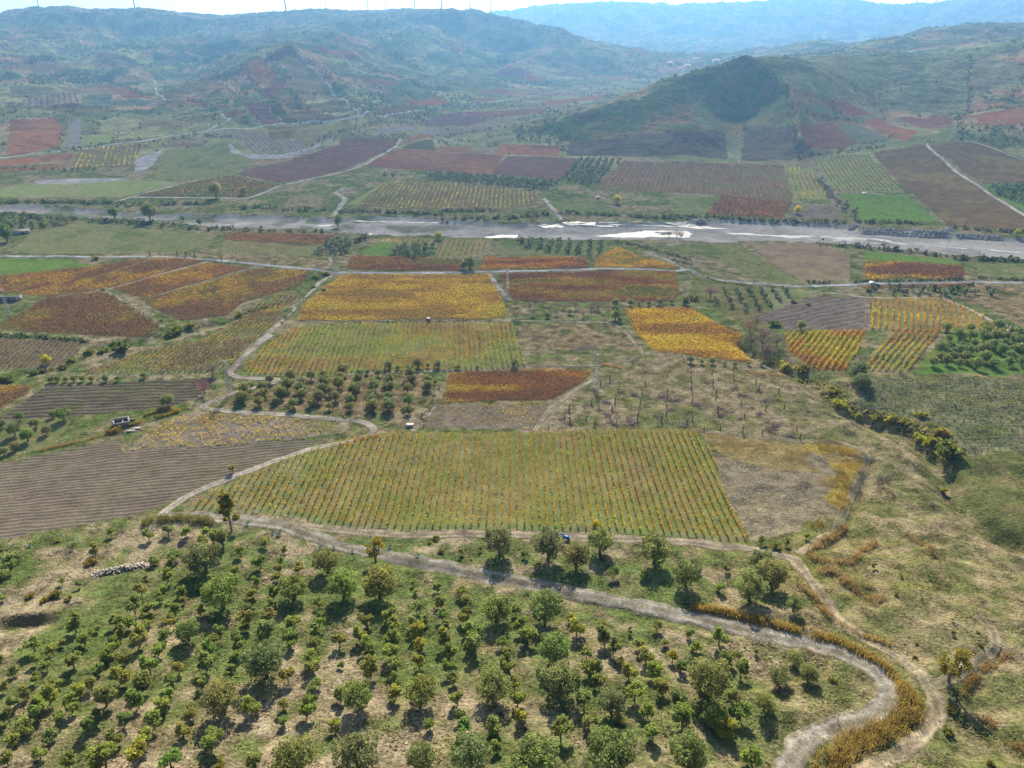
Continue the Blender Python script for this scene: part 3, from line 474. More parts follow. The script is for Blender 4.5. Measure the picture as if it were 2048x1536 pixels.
  dict(n='r4', t='vgrass', reg='Z', p=[(1627,313),(1740,309),(1808,384),(1676,387)], d=((1745,385),(1690,312)), sp=5.0, pal=[BRN,OLV,GRN], q=2, leaf=1.6, wd=.8, h=1.5, gap=1.7, hole=0),
  dict(n='r5', t='vsoil', reg='E', p=[(105,208),(252,82),(500,68),(1155,132),(1148,200),(1000,233),(400,228)], d=((650,230),(700,80)), sp=4.6, pal=[OLV,YGR,BRN], q=2, leaf=1.5, wd=.9, h=1.4, gap=1.6, hole=.02),
  dict(n='r6', t='darkf', reg='D', p=[(1165,62),(1360,32),(1625,85),(1450,158),(800,154)], d=((900,150),(1340,50)), sp=4.0, pal=[OLV,BRN,GRN], q=2, leaf=1.6, wd=.9, h=1.3, gap=1.8, hole=0),
  dict(n='r7', t='vsoil', reg='A', p=[(455,882),(838,838),(770,972),(432,983)], d=((600,985),(640,858)), sp=6.0, pal=[OLV,YGR,GLD], q=2, leaf=1.8, wd=1.1, h=1.6, gap=2.0, hole=0),
  dict(n='r8', t='greyf', reg='A', p=[(1275,785),(1530,759),(1635,888),(1480,893),(1422,830)], d=((1600,890),(1480,765)), sp=6.0, pal=[OLV,BRN,GRY], q=2, leaf=1.8, wd=.9, h=1.5, gap=2.2, hole=.1),
  dict(n='r9', t='greyf', reg='A', p=[(1605,822),(1738,810),(1786,860),(1738,890),(1652,891)], d=((1720,890),(1660,815)), sp=6.0, pal=[OLV,BRN,GRY], q=2, leaf=1.8, wd=.9, h=1.5, gap=2.2, hole=.1),
  dict(n='r10', t='greyf', reg='A', p=[(120,590),(290,557),(450,553),(455,608),(135,613)], d=((300,612),(300,556)), sp=10.0, pal=[BRN,DRD,OLV], q=2, leaf=3.0, wd=1.6, h=1.8, gap=2.6, hole=0),
]
for v in VY:
    if v['n'][0] == 'l': v['pal'] = [tuple(.62 * c_ + .38 * b_ for c_, b_ in zip(p_, (.20,.135,.06))) for p_ in v['pal']]
for vi_, v in enumerate(VY): fld('vineyard_field', v['t'], v['reg'], v['p'], vine=vi_)

cx = (GX[:-1, :-1] + GX[1:, 1:]) / 2; cy = (GY[:-1, :-1] + GY[1:, 1:]) / 2
wob = np.clip(cy * 0.004, 0.4, 6.0)
wx = cx + (fbm(cx, cy, 6, 2, 51) - 0.5) * wob; wy = cy + (fbm(cx, cy, 6, 2, 52) - 0.5) * wob
FID = np.where(cy < 930, 0, 1).astype(np.int32)
polys = []
for i, (nm, ty, reg, pts, k) in enumerate(FIELDS):
    wpl = np.asarray(pts)[:, :2] if reg == 'W' else gpoly(reg, pts); polys.append(wpl)
    (x0, y0), (x1, y1) = wpl.min(0) - 8, wpl.max(0) + 8
    r0, r1 = np.clip(YS.searchsorted([y0, y1]), 0, len(YS) - 1)
    if r1 <= r0: continue
    sx, sy = wx[r0:r1], wy[r0:r1]; mk = inpoly(sx, sy, wpl)
    if ty == 'water': mk &= fbm(sx * .12, sy, 5, 3, 301) > .40 + .12 * fbm(sx, sy, 18, 2, 302)
    FID[r0:r1][mk] = i + 2
VPOLY = dict((v['n'], polys[len(FIELDS) - len(VY) + i]) for i, v in enumerate(VY))
def cells(x, y, s, seed, edge=False):               # irregular patchwork: a random number for each patch
    x = x + (fbm(x, y, s * 1.5, 2, seed) - .5) * s * .8; y = y + (fbm(x, y, s * 1.5, 2, seed + 1) - .5) * s * .8
    gx, gy = x / s, y / s; ix, iy = np.floor(gx), np.floor(gy); best = np.full(x.shape, 9.0); sec = best.copy(); val = np.zeros(x.shape)
    def h(a, b, k):
        n = np.sin(a * 127.1 + b * 311.7 + k * 74.7 + seed) * 43758.5453; return n - np.floor(n)
    for dx in (-1, 0, 1):
        for dy in (-1, 0, 1):
            a, b = ix + dx, iy + dy; d = (a + h(a, b, 1) - gx) ** 2 + (b + h(a, b, 2) - gy) ** 2
            m = d < best; sec = np.where(m, best, np.minimum(sec, d)); best = np.where(m, d, best); val = np.where(m, h(a, b, 3), val)
    return np.sqrt(sec) - np.sqrt(best) if edge else val
def ramp(t, cols):
    cols = np.asarray(cols); t = np.clip(t, 0, 0.9999) * (len(cols) - 1); i = t.astype(int); f = (t - i)[..., None]; return cols[i] * (1 - f) + cols[i + 1] * f
def ground_cols(ty, x, y, z):
    if ty == 'near':
        a = fbm(x, y, 22, 4, 61); b = fbm(x, y, 5, 4, 62); c3 = fbm(x * 0.5, y * 2.0, 3.0, 3, 63)
        tone = ramp(sstep(.33, .67, a * .55 + b * .45), [(.125,.165,.048), (.155,.18,.06), (.19,.185,.078), (.26,.22,.12), (.33,.27,.17)])
        p = project(np.stack([x, y, z], -1)); q = np.clip((p[..., 1] - 560) / 700, 0, 1)
        # greener sward in the upper orchard, bleached stubble down in its left and right corners
        gr = np.exp(-((x + 10) / 70) ** 2 - ((y - 160) / 34) ** 2) + .8 * np.exp(-((x + 75) / 40) ** 2 - ((y - 172) / 22) ** 2)
        tone = mix(tone, (.135,.17,.055), np.clip(gr * sstep(.38, .62, 1 - b), 0, .8))
        gy_ = np.exp(-((x - 105) / 30) ** 2 - ((y - 165) / 22) ** 2); tone = mix(tone, (.26,.24,.04), np.clip(1.3 * gy_ * sstep(.36, .58, c3), 0, .8))
        dry_ = np.exp(-((x - 112) / 14) ** 2 - ((y - 135) / 14) ** 2); tone = mix(tone, (.36,.285,.18), np.clip(dry_, 0, .8))
        lush = sstep(60, 120, x - (y - 190) * .55) * (y < 330) ; tone = mix(tone, ramp(sstep(.35, .65, b), [(.165,.165,.062), (.235,.20,.095), (.29,.235,.125)]), np.clip(lush * .7, 0, 1))
        fo = np.exp(-((x - 85) / 55) ** 2 - ((y - 305) / 45) ** 2); tone = mix(tone, ramp(sstep(.35, .65, b), [(.22,.19,.085), (.31,.245,.15)]), np.clip(fo * 1.1, 0, .8)); mid = sstep(380, 460, y); tone = mix(tone, ramp(sstep(.3, .7, a), [(.12,.145,.05), (.18,.175,.08), (.24,.20,.12)]), mid * .8)
        return tone
    if ty == 'far':
        v = (cells(x, y, 85, 5) * 3.7) % 1.0; v2 = cells(x, y, 40, 9); a = fbm(x, y, 120, 4, 71); b = fbm(x, y, 18, 3, 72)
        pc = ramp(v, [(.10,.125,.055), (.22,.235,.10), (.33,.29,.15), (.13,.15,.07), (.36,.26,.15), (.29,.15,.09), (.11,.135,.06), (.28,.27,.12), (.17,.19,.085), (.33,.20,.10)])
        pc = mix(pc, (.12,.135,.065), (v2 > .72) * .6)
        scrub = ramp(sstep(.3, .7, a * .6 + b * .4), [(.10,.11,.055), (.145,.15,.075), (.21,.19,.11), (.27,.225,.14)])
        k = sstep(120, 230, z) * .9; out = mix(pc, scrub, np.clip(k + (b < .42) * .3, 0, 1))
        flat = (1 - sstep(6, 25, z)); out = mix(out, ramp(v, [(.19,.205,.09), (.25,.23,.115), (.22,.16,.11), (.18,.19,.08)]), flat * .7)
        hx = np.exp(-((x - 440) / 150) ** 2 - ((y - 1240) / 110) ** 2); out = mix(out, mix((.115,.14,.065), (.25,.15,.085), sstep(.48, .6, a) * .7), np.clip(hx * 1.3, 0, .9))
        return out * 1.15
    c = TY[ty]; s = c[4]; a = fbm(x, y, s, 4, 81 + len(ty)); b = fbm(x, y, s * .18, 3, 90)
    o = ramp(sstep(.3, .7, a * .65 + b * .35), [c[1], c[2], c[3]])
    if ty == 'riverbed':
        o = mix(o, (.12,.135,.06), np.clip(sstep(.52, .66, fbm(x, y, 26, 4, 95)) * sstep(60, -160, x) , 0, .8))
        o = mix(o, (.42,.39,.36), sstep(.5, .7, fbm(x * .25, y, 14, 3, 97)) * .7)
    return o
ncol = len(US)
RC = np.arange((len(YS) - 1))[:, None] * ncol + np.arange(ncol - 1)[None]
QUADS = np.stack([RC, RC + 1, RC + ncol + 1, RC + ncol], -1).reshape(-1, 4); FF = FID.ravel()
order = np.argsort(FF, kind='stable'); ids, starts = np.unique(FF[order], return_index=True); starts = np.r_[starts, len(order)]
VX, VYY, VZ = GX.ravel(), GY.ravel(), ZZ.ravel()
for i, fid in enumerate(ids):
    q = QUADS[order[starts[i]:starts[i + 1]]]; vi, inv = np.unique(q, return_inverse=True); q = inv.reshape(-1, 4)
    x, y, z = VX[vi], VYY[vi], VZ[vi]
    if fid == 0: nm, ty, mat = 'ground', 'near', GM['wild']
    elif fid == 1: nm, ty, mat = 'hills', 'far', GM['hill']
    else:
        nm, ty = FIELDS[fid - 2][:2]; mat = wm if ty == 'water' else GM[TY[ty][0]]
    cols = np.zeros((len(x), 3)) if ty == 'water' else ground_cols(ty, x, y, z)
    if fid > 1 and 'vine' in FIELDS[fid - 2][4]:
        k_ = FIELDS[fid - 2][4]['vine']; v = VY[k_]
        if v['t'] == 'vearth':          # fallen leaves between the rows
            tt = fbm(x * .35, y * 1.3, 16, 4, 100 + k_) if v.get('band') else fbm(x, y, 26, 4, 100 + k_); cols = mix(cols, ramp(sstep(.28, .72, tt), v['pal']) * .72, .62)
    o = link(nm, mesh_np(nm, np.stack([x, y, z], -1), q, cols, [mat], True)); tag(o, kind='structure')

# ------------------------------------------------------------------ shallow water lying in the river bed
for reg, pts in WAT:
    P = gpoly(reg, pts); P = dens(np.vstack([P, P[:1]]), 2.0)[:-1]
    for _ in range(3): P = (np.roll(P, 1, 0) + 2 * P + np.roll(P, -1, 0)) / 4
    P = P + np.stack([(fbm(P[:, 0], P[:, 1], 9, 3, 311) - .5) * 10, (fbm(P[:, 0], P[:, 1], 6, 3, 312) - .5) * 6], -1)
    zw = np.median(gz(P[:, 0], P[:, 1])); me = bpy.data.meshes.new('river_water'); me.from_pydata([(a, b, float(gz(a, b)) + .22) for a, b in P], [], [list(range(len(P)))]); me.materials.append(wm); tag(link('river_water', me), kind='structure')
# ------------------------------------------------------------------ roads and tracks: ribbons laid on the land, with ruts
def road(name, reg_pts, wid, col, edge, rut=0.0, grassy=0.0, mat='gravel', lift=0.07, step=None, ragged=0.25):
    rut = rut * .5; lift = lift + rut; P = np.vstack([gpoly(r, p) for r, p in reg_pts]); dist = np.median(np.hypot(P[:, 0], P[:, 1]))
    step = step or max(0.6, dist * 0.004); l = smooth(P, step, 8 if dist < 300 else 3)
    t = np.gradient(l, axis=0); t /= np.linalg.norm(t, axis=1)[:, None] + 1e-9; nn = np.stack([-t[:, 1], t[:, 0]], -1)
    m = 17 if dist < 700 else 5; u = np.linspace(-1, 1, m); s = np.arange(len(l)) * step
    wl = wid / 2 * (1 + ragged * 2.6 * (fbm(s, s * 0 + wid, 3 + dist * .01, 4, 5) - .5)); wr = wid / 2 * (1 + ragged * 2.6 * (fbm(s, s * 0 - wid, 3 + dist * .01, 4, 6) - .5))
    off = np.where(u[None] < 0, u[None] * wl[:, None], u[None] * wr[:, None])
    X = l[:, 0:1] + nn[:, 0:1] * off; Y = l[:, 1:2] + nn[:, 1:2] * off
    Z = gz(X, Y) + lift + dist * 0.00012 - (lift + .02) * (np.abs(u[None]) > .99) - lift * .45 * (np.abs(u[None]) > .86)
    a = np.abs(u)[None] + 0 * X
    ruts = np.exp(-((a - .48) / .17) ** 2); Z = Z - rut * ruts
    cc = ramp(sstep(.25, .75, fbm(X, Y, 2.4 + dist * .01, 4, 11)), [np.array(col) * .68, np.array(col) * .95, np.array(col) * 1.18]) * (.9 + .25 * ruts[..., None])
    cc = mix(cc, np.array(edge), sstep(.6, .95, a + (fbm(X, Y, 2.2, 3, 12) - .5) * .9))
    if grassy: cc = mix(cc, np.array(edge) * .9, np.exp(-(a / .32) ** 2) * grassy * (.35 + .65 * sstep(.3, .65, fbm(X, Y, 5, 3, 14))))
    V = np.stack([X, Y, Z], -1).reshape(-1, 3); k = len(l); I = np.arange(k - 1)[:, None] * m + np.arange(m - 1)[None]
    F = np.stack([I, I + m, I + m + 1, I + 1], -1).reshape(-1, 4)[:, ::-1]
    o = link(name, mesh_np(name, V, F, cc.reshape(-1, 3), [GM[mat]], True)); tag(o, kind='structure'); return l
PALE, TAN, SAND, GRYR = (.42,.375,.31), (.38,.31,.22), (.42,.34,.225), (.34,.30,.245); GED, DED = (.17,.165,.075), (.28,.22,.13)
road('paved_road', [('D', [(-60,505),(260,507),(500,510),(880,505),(1150,520),(1500,550),(1820,580),(2040,600)]), ('E', [(100,602),(400,603),(700,600),(1200,590),(1500,578),(1780,580),(1960,592)]), ('F', [(90,580),(150,620),(280,645),(480,665),(600,675),(800,680),(1100,667),(1400,661),(1800,656),(2200,660)])], 5.2, (.36,.36,.36), GED, ragged=.08)
road('track_path', [('D', [(1950,604),(1870,660),(1790,740),(1700,830),(1600,930),(1500,1020)]), ('G', [(1600,20),(1500,90),(1390,190),(1340,255),(1400,280),(1500,285),(1640,290),(1600,312),(1440,350),(1300,392),(1175,452),(1230,465),(1500,486),(1850,511)]), ('H', [(0,522),(110,532),(180,556),(205,585),(170,620),(40,660)]), ('G', [(1800,700),(1600,770),(1420,840),(1250,905),(1100,970),(980,1050),(930,1095)])], 3.6, PALE, DED, .05, .25, ragged=.3)
LOWROAD = road('gravel_road', [('Z', [(318,1036),(400,1032),(480,1040),(560,1050),(640,1078)]), ('K', [(0,125),(300,180),(700,265),(1150,355),(1500,425),(1900,500)]), ('L', [(200,560),(500,640),(800,700),(1000,765),(1140,830),(1235,920),(1265,1000),(1240,1065),(1150,1120),(1000,1165),(850,1215),(730,1285),(660,1390),(630,1500)])], 5.8, (.325,.29,.24), (.22,.195,.11), .10, .7, ragged=.32)
road('farm_track_path', [('Z', [(540,1046),(640,1056),(720,1064),(800,1071),(900,1069),(1000,1067),(1100,1074),(1200,1077),(1300,1080),(1400,1087),(1480,1094),(1540,1106),(1580,1116),(1600,1122)])], 4.6, (.36,.295,.21), (.24,.20,.11), .07, .5)
road('farm_track_path', [('L', [(730,170),(860,75),(990,10)]), ('I', [(930,1185),(1010,1050),(1045,950),(1105,830),(1135,760),(1085,690),(1000,663),(700,648),(300,606),(120,588)])], 3.2, (.29,.245,.16), (.20,.18,.08), .06, .6, lift=.06)
road('sandy_track_path', [('L', [(690,190),(760,260),(850,380),(950,560),(1150,690),(1330,780),(1450,880),(1520,1010),(1540,1110),(1490,1200),(1380,1290),(1220,1380),(1050,1470)])], 4.2, (.37,.30,.195), (.25,.21,.115), .08, .6, lift=.06, ragged=.4)
road('sandy_track_path', [('L', [(1500,960),(1650,880),(1790,790),(1890,710),(1860,610),(1780,530)])], 3.0, (.32,.265,.17), (.25,.21,.115), .06, .7, lift=.05, ragged=.5)
road('dirt_path', [('H', [(1135,592),(1200,500),(1275,428),(1380,350),(1490,285)])], 2.6, TAN, GED, .04, .5)
road('dirt_path', [('H', [(545,445),(510,500),(470,560),(420,592)])], 3.0, (.34,.28,.21), DED, .04, .3)
road('dirt_path', [('H', [(0,262),(300,248),(600,240),(900,233),(1150,212),(1500,210),(1650,188),(1785,150),(1700,50)]), ('E', [(1690,965),(1600,895),(1050,882),(700,882),(0,886),(-200,890)])], 2.4, (.33,.27,.20), GED, .04, .5)
road('dirt_path', [('E', [(872,606),(920,680),(990,765)])], 4.0, (.36,.31,.26), GED)
road('dirt_path', [('D', [(560,708),(640,697),(1215,537)])], 3.0, (.36,.32,.26), GED); road('dirt_path', [('D', [(620,715),(760,790),(850,850),(960,920)])], 3.0, (.33,.29,.22), GED); road('dirt_path', [('D', [(1480,572),(1180,660),(870,755)])], 2.6, (.26,.24,.17), GED)
road('dirt_path', [('D', [(1925,510),(1940,540),(1915,580)])], 3.0, (.36,.31,.25), GED)
road('dirt_path', [('F', [(880,715),(1150,747),(1560,752),(1700,800),(1850,880),(2060,950),(2200,1010)])], 3.2, PALE, GED, .03, .3); road('dirt_path', [('F', [(1133,755),(1130,945)])], 3.0, (.26,.21,.15), (.22,.18,.12))
road('dirt_path', [('D', [(670,190),(790,152),(1150,62)])], 5.0, (.38,.35,.31), GED); road('dirt_path', [('D', [(780,160),(1450,165),(1640,92),(2040,2)]), ('B', [(150,960),(330,855),(355,815)])], 5.0, (.40,.36,.32), GED)
road('dirt_path', [('D', [(1945,275),(1995,205),(2025,170),(1960,135),(2020,105)])], 6.0, (.38,.35,.31), GED)
road('paved_road', [('A', [(-60,935),(0,925),(440,875),(840,825),(1000,795),(1170,775),(1520,745),(2040,690)]), ('B', [(100,685),(400,655),(800,610),(1000,577),(1200,545),(1450,517),(1740,487)])], 7.0, (.42,.41,.39), GED, ragged=.1)
road('dirt_path', [('A', [(1295,665),(1350,700),(1200,768)])], 7, PALE, GED); road('dirt_path', [('A', [(905,470),(915,540),(970,588)])], 6, PALE, GED); road('dirt_path', [('A', [(1720,272),(1800,370),(1930,500),(2000,590)]), ('B', [(0,575),(60,625),(118,680)])], 6, (.36,.33,.28), GED)
road('dirt_path', [('F', [(830,10),(930,140),(968,190),(940,205)])], 5.0, (.24,.20,.17), GED); road('dirt_path', [('C', [(1472,840),(1560,920)]), ('F', [(1648,8),(1780,90),(2048,262),(2150,330)])], 5.0, (.42,.38,.34), GED); road('dirt_path', [('C', [(1700,828),(1740,826),(1900,880),(2048,940)])], 5.0, (.34,.30,.25), GED)
road('dirt_path', [('E', [(1195,165),(1250,230),(1295,292)])], 5.0, (.38,.34,.29), GED); road('dirt_path', [('C', [(342,825),(365,890),(380,948)])], 4.0, (.30,.26,.21), GED); road('dirt_path', [('E', [(1780,480),(1900,520),(2010,580)])], 3.0, (.34,.31,.25), GED)

# ------------------------------------------------------------------ vines
def scanrows(poly, d, sp, off=0.3):
    nrm = np.array([-d[1], d[0]]); s = poly @ d; t = poly @ nrm; out = []
    for tv in np.arange(t.min() + sp * off, t.max(), sp):
        xs = []; m = len(poly)
        for i in range(m):
            j = (i + 1) % m
            if (t[i] > tv) != (t[j] > tv): xs.append(s[i] + (tv - t[i]) / (t[j] - t[i]) * (s[j] - s[i]))
        xs.sort()
        for a, b in zip(xs[::2], xs[1::2]):
            if b - a > 6: out.append((tv, a + 1.3, b - 1.3))
    return out, nrm
def ordinal(k):
    ones = ['zeroth','first','second','third','fourth','fifth','sixth','seventh','eighth','ninth','tenth','eleventh','twelfth','thirteenth','fourteenth','fifteenth','sixteenth','seventeenth','eighteenth','nineteenth']
    tens = {2:'twenty',3:'thirty',4:'forty',5:'fifty',6:'sixty',7:'seventy',8:'eighty',9:'ninety'}
    if k < 20: return ones[k]
    if k < 100: return tens[k // 10].replace('y', 'ieth') if k % 10 == 0 else tens[k // 10] + '-' + ones[k % 10]
    return 'hundred and ' + ordinal(k - 100)
postm = MB(); postm.box((0, 0, .8), (.09, .09, 1.7), (.22, .19, .16)); POST = postm.mesh('end_post', [BARK])
NROW = 0
for vi_, v in enumerate(VY):
    d = rowdir(v['reg'], *v['d']); rows, nrm = scanrows(VPOLY[v['n']], d, v['sp']); pal = np.array(v['pal']); allm = MB()
    rowobjs = []
    for ri, (tv, a, b) in enumerate(rows):
        nv = max(2, int((b - a) / v['gap'])); s = a + (np.arange(nv) + .5) * (b - a) / nv + rng.normal(0, .12 * v['gap'], nv)
        xy = s[:, None] * d + (tv + rng.normal(0, .06, nv))[:, None] * nrm
        hole = v['hole'] * (0.3 + 1.7 * fbm(xy[:, 0], xy[:, 1], 14, 2, 40 + vi_) * 1.2)
        if v.get('fade'): hole = hole + .7 * sstep(-75, -35, xy[:, 0])
        if v['n'] == 'front':
            hole = hole + .45 * sstep(70, 100, xy[:, 0] - (xy[:, 1] - 200) * .35) + .3 * sstep(-62, -80, xy[:, 0])
        keep = rng.random(nv) > hole; xy = xy[keep]; nv = len(xy)
        if nv < 2: continue
        if v.get('band'): tt = fbm(xy[:, 0] * .35, xy[:, 1] * 1.3, 16, 4, 100 + vi_)
        else: tt = fbm(xy[:, 0], xy[:, 1], 26, 4, 100 + vi_)
        rj = .08 if v.get('band') else .12 if not v.get('one') else .24
        tt = sstep(.28, .72, tt) * (1 - rj) + rng.random(nv) * rj + (rng.random() - .5) * .14
        vc = ramp(tt, pal) * rng.uniform(.9, 1.1, (nv, 1))
        q = v['q']; sc_ = rng.uniform(.7, 1.2, nv)
        c = np.repeat(np.c_[xy, gz(xy[:, 0], xy[:, 1])], q, 0)
        along = rng.uniform(-.55, .55, nv * q) * v['gap']; across = rng.normal(0, .5, nv * q) * v['wd']; up = rng.uniform(.38, 1.0, nv * q) * v['h'] * np.repeat(sc_, q)
        c[:, :2] += along[:, None] * d + across[:, None] * nrm; c[:, 2] += up
        mb = MB() if v.get('one') else allm
        mb.leaves(c, v['leaf'] * rng.uniform(.7, 1.2, nv * q), np.repeat(vc, q, 0) * rng.uniform(.85, 1.15, (nv * q, 1)), asp=.9)
        if v['n'] == 'front':           # stems
            g = np.c_[xy, gz(xy[:, 0], xy[:, 1])]; e = np.c_[nrm * .05, 0] if False else np.r_[nrm * .05, 0]
            Vq = np.stack([g - e, g + e, g + e * .6 + [0, 0, .8], g - e * .6 + [0, 0, .8]], 1).reshape(-1, 3); mb.add(Vq, np.arange(len(Vq)).reshape(-1, 4), (.07,.05,.035))
        if v.get('one'): rowobjs.append((tv, a, b, mb))
    if v.get('one'):
        mid = [((tv * nrm + (a + b) / 2 * d)[0]) for tv, a, b, m_ in rowobjs]
        for k, j in enumerate(np.argsort(mid)):
            tv, a, b, mb = rowobjs[j]; NROW += 1
            lab = 'autumn vine trellis, %s row from the left, %s' % (ordinal(k + 1), v['one'])
            if v['n'] == 'front':
                root = empty('vine_trellis', (0, 0, 0)); link('foliage', mb.mesh('foliage', [VINE]), root)
                for e in (a - .4, b + .4):
                    p = tv * nrm + e * d; po = link('end_post', POST, root); po.location = (p[0], p[1], float(gz(p[0], p[1])))
            else: root = link('vine_trellis', mb.mesh('vine_trellis', [VINE]))
            tag(root, lab, 'vine trellis', 'vine trellises of the ' + v['one'])
    elif allm.v:
        o = link('vine_foliage', allm.mesh('vine_foliage', [VINE])); tag(o, kind='stuff')
print('vine rows', NROW)

# ------------------------------------------------------------------ trees
def crown_pts(lobes, nleaf, shell=.55):
    L = np.array(lobes); wv = L[:, 3] ** 2; k = rng.choice(len(L), nleaf, p=wv / wv.sum())
    v = rng.normal(size=(nleaf, 3)); v /= np.linalg.norm(v, axis=1)[:, None]; r = (shell + (1 - shell) * rng.random(nleaf) ** .6) * rng.uniform(.9, 1.12, nleaf)
    return L[k, :3] + v * (r * L[k, 3])[:, None] * np.array([1, 1, L.shape[1] > 4 and 1 or .85]), k
BK = (.115,.095,.075)
def limb(mb, a, b, r0, r1, col, k=5, wig=.06, seg=3):
    a, b = np.array(a, float), np.array(b, float); pts = [a + (b - a) * t + (rng.normal(0, wig, 3) * np.linalg.norm(b - a) if 0 < t < 1 else 0) for t in np.linspace(0, 1, seg + 1)]
    mb.tube(pts, np.linspace(r0, r1, seg + 1), col, k)
def make_olive(seed, nl=3600, leaf=.054, dense=1.0):     # broad old olive, crown one unit across
    t = MB(); c = MB(); lobes = []
    top = .30 + rng.uniform(-.03, .03); t.tube([(0,0,-.05),(0.01,0,.06),(.02,.01,.17),(.0,0,top)], [.075,.05,.042,.034], BK, 7)
    n = 13
    for i in range(n):
        an = i * 2.4 + seed; f = (i + .5) / n; zz = -1 + 1.75 * f; rr = .33 * math.sqrt(max(0.05, 1 - (zz * .8) ** 2)) * rng.uniform(.75, 1.1) * (1 if i < n - 2 else .5); z = .63 + zz * .30 + rng.uniform(-.04, .04)
        p = (math.cos(an) * rr, math.sin(an) * rr, z); lobes.append((*p, rng.uniform(.14, .20)))
        if i % 2 == 0: limb(t, (0, 0, top - .03), (p[0] * .85, p[1] * .85, z - .03), .022, .007, BK)
    lobes.append((0, 0, .66, .24))
    for i in range(5):
        an = rng.uniform(0, 6.28); rr = rng.uniform(.32, .42); lobes.append((math.cos(an) * rr, math.sin(an) * rr, rng.uniform(.42, .8), rng.uniform(.07, .11)))
    P, k = crown_pts(lobes, nl); tone = rng.uniform(.75, 1.3, len(lobes))[k] * rng.uniform(.75, 1.25, nl)
    c.leaves(P, leaf * rng.uniform(.7, 1.3, nl), np.array([.255,.26,.10]) * tone[:, None], asp=.7, up=.2)
    return t.mesh('trunk', [BARK]), c.mesh('crown', [LEAF])
def make_young(seed, nl=800, leaf=.105):                 # loose young tree
    t = MB(); c = MB(); lobes = []; top = .34
    lean = rng.uniform(-.06, .06, 2); t.tube([(0,0,-.05),(lean[0] * .5, lean[1] * .5, .18),(lean[0], lean[1], top)], [.04,.03,.024], BK, 5)
    for i in range(6):
        an = i * 2.4 + seed * 1.7; rr = rng.uniform(.08, .30); z = rng.uniform(.45, .92) - rr * .5
        p = (math.cos(an) * rr + lean[0], math.sin(an) * rr + lean[1], z); lobes.append((*p, rng.uniform(.13, .22))); limb(t, (lean[0], lean[1], top - .04), p, .016, .005, BK, 4)
    P, k = crown_pts(lobes, nl, .3); tone = rng.uniform(.75, 1.25, len(lobes))[k] * rng.uniform(.75, 1.25, nl)
    c.leaves(P, leaf * rng.uniform(.7, 1.3, nl), np.array([.27,.285,.085]) * tone[:, None], asp=.65, up=.25)
    return t.mesh('trunk', [BARK]), c.mesh('crown', [LEAF])
def make_tall(seed, nl=1500, h=2.3, spread=.34, leaf=.07):   # poplar-like, one unit wide
    t = MB(); c = MB(); lobes = []
    t.tube([(0,0,-.05),(.03,0,h*.35),(.02,.03,h*.7),(0,0,h*.95)], [.06,.045,.03,.008], (.19,.15,.12), 6)
    for i in range(20):
        z = h * rng.uniform(.25, .96); an = rng.uniform(0, 6.28); rr = spread * (1 - abs(z / h - .55) * 1.1) * rng.uniform(.3, 1)
        p = (math.cos(an) * rr, math.sin(an) * rr, z); lobes.append((*p, rng.uniform(.10, .2))); limb(t, (0, 0, z - .25), p, .014, .004, (.19,.15,.12), 4)
    P, k = crown_pts(lobes, nl, .2); tone = rng.uniform(.7, 1.3, len(lobes))[k] * rng.uniform(.75, 1.25, nl)
    c.leaves(P, leaf * rng.uniform(.7, 1.3, nl), np.array([.27,.23,.055]) * tone[:, None], asp=.8)
    return t.mesh('trunk', [BARK]), c.mesh('crown', [LEAF])
def make_bare(seed, nl=500, leafc=(.20,.15,.13)):        # leafless tree: branches and a haze of twigs
    t = MB(); c = MB(); cb = (.17,.135,.12); t.tube([(0,0,-.05),(.02,0,.15),(0,0,.32)], [.04,.032,.026], cb, 5); P = []
    for i in range(11):
        an = i * 2.4 + seed; el = rng.uniform(.5, 1.3); ln = rng.uniform(.42, .6); e = np.array([math.cos(an) * math.cos(el), math.sin(an) * math.cos(el), math.sin(el)]) * ln + [0, 0, .3]
        limb(t, (0, 0, .28), e, .018, .004, cb, 4); P += [np.array([0, 0, .3]) + (e - [0, 0, .3]) * rng.uniform(.45, 1.1) + rng.normal(0, .07, 3) for _ in range(nl // 11)]
    c.leaves(np.array(P), .12, np.array(leafc) * rng.uniform(.7, 1.3, (len(P), 1)), asp=.14, up=.4)
    return t.mesh('trunk', [BARK]), c.mesh('crown', [LEAF])
def make_bush(seed, nl=420, leaf=.15):                   # ground-hugging shrub, one unit wide
    c = MB(); lobes = [(math.cos(i * 2.4 + seed) * r_, math.sin(i * 2.4 + seed) * r_, rng.uniform(.12, .34), rng.uniform(.15, .25)) for i, r_ in enumerate(np.linspace(.05, .32, 7))]
    P, k = crown_pts(lobes, nl, .4); P[:, 2] = np.abs(P[:, 2]); tone = rng.uniform(.75, 1.25, len(lobes))[k] * rng.uniform(.75, 1.25, nl)
    c.leaves(P, leaf * rng.uniform(.7, 1.3, nl), np.array([.165,.17,.06]) * tone[:, None], asp=.7)
    return c.mesh('shrub', [LEAF])
def make_cypress(nl=260):
    t = MB(); c = MB(); t.tube([(0,0,-.1),(0,0,.6)], [.09,.07], BK, 5); z = rng.uniform(.3, 4.2, nl); an = rng.uniform(0, 6.28, nl); r = .42 * np.sqrt(np.clip(1 - (z - .2) / 4.1, 0, 1)) * rng.uniform(.6, 1.05, nl)
    c.leaves(np.stack([np.cos(an) * r, np.sin(an) * r, z], -1), .34, np.array([.045,.07,.03]) * rng.uniform(.7, 1.3, (nl, 1)), asp=.5, up=.7)
    return t.mesh('trunk', [BARK]), c.mesh('crown', [LEAF])
OLD = [make_olive(i) for i in range(6)]; MIDO = [make_olive(i + 20, 1000, .095) for i in range(4)]; YNG = [make_young(i) for i in range(8)]
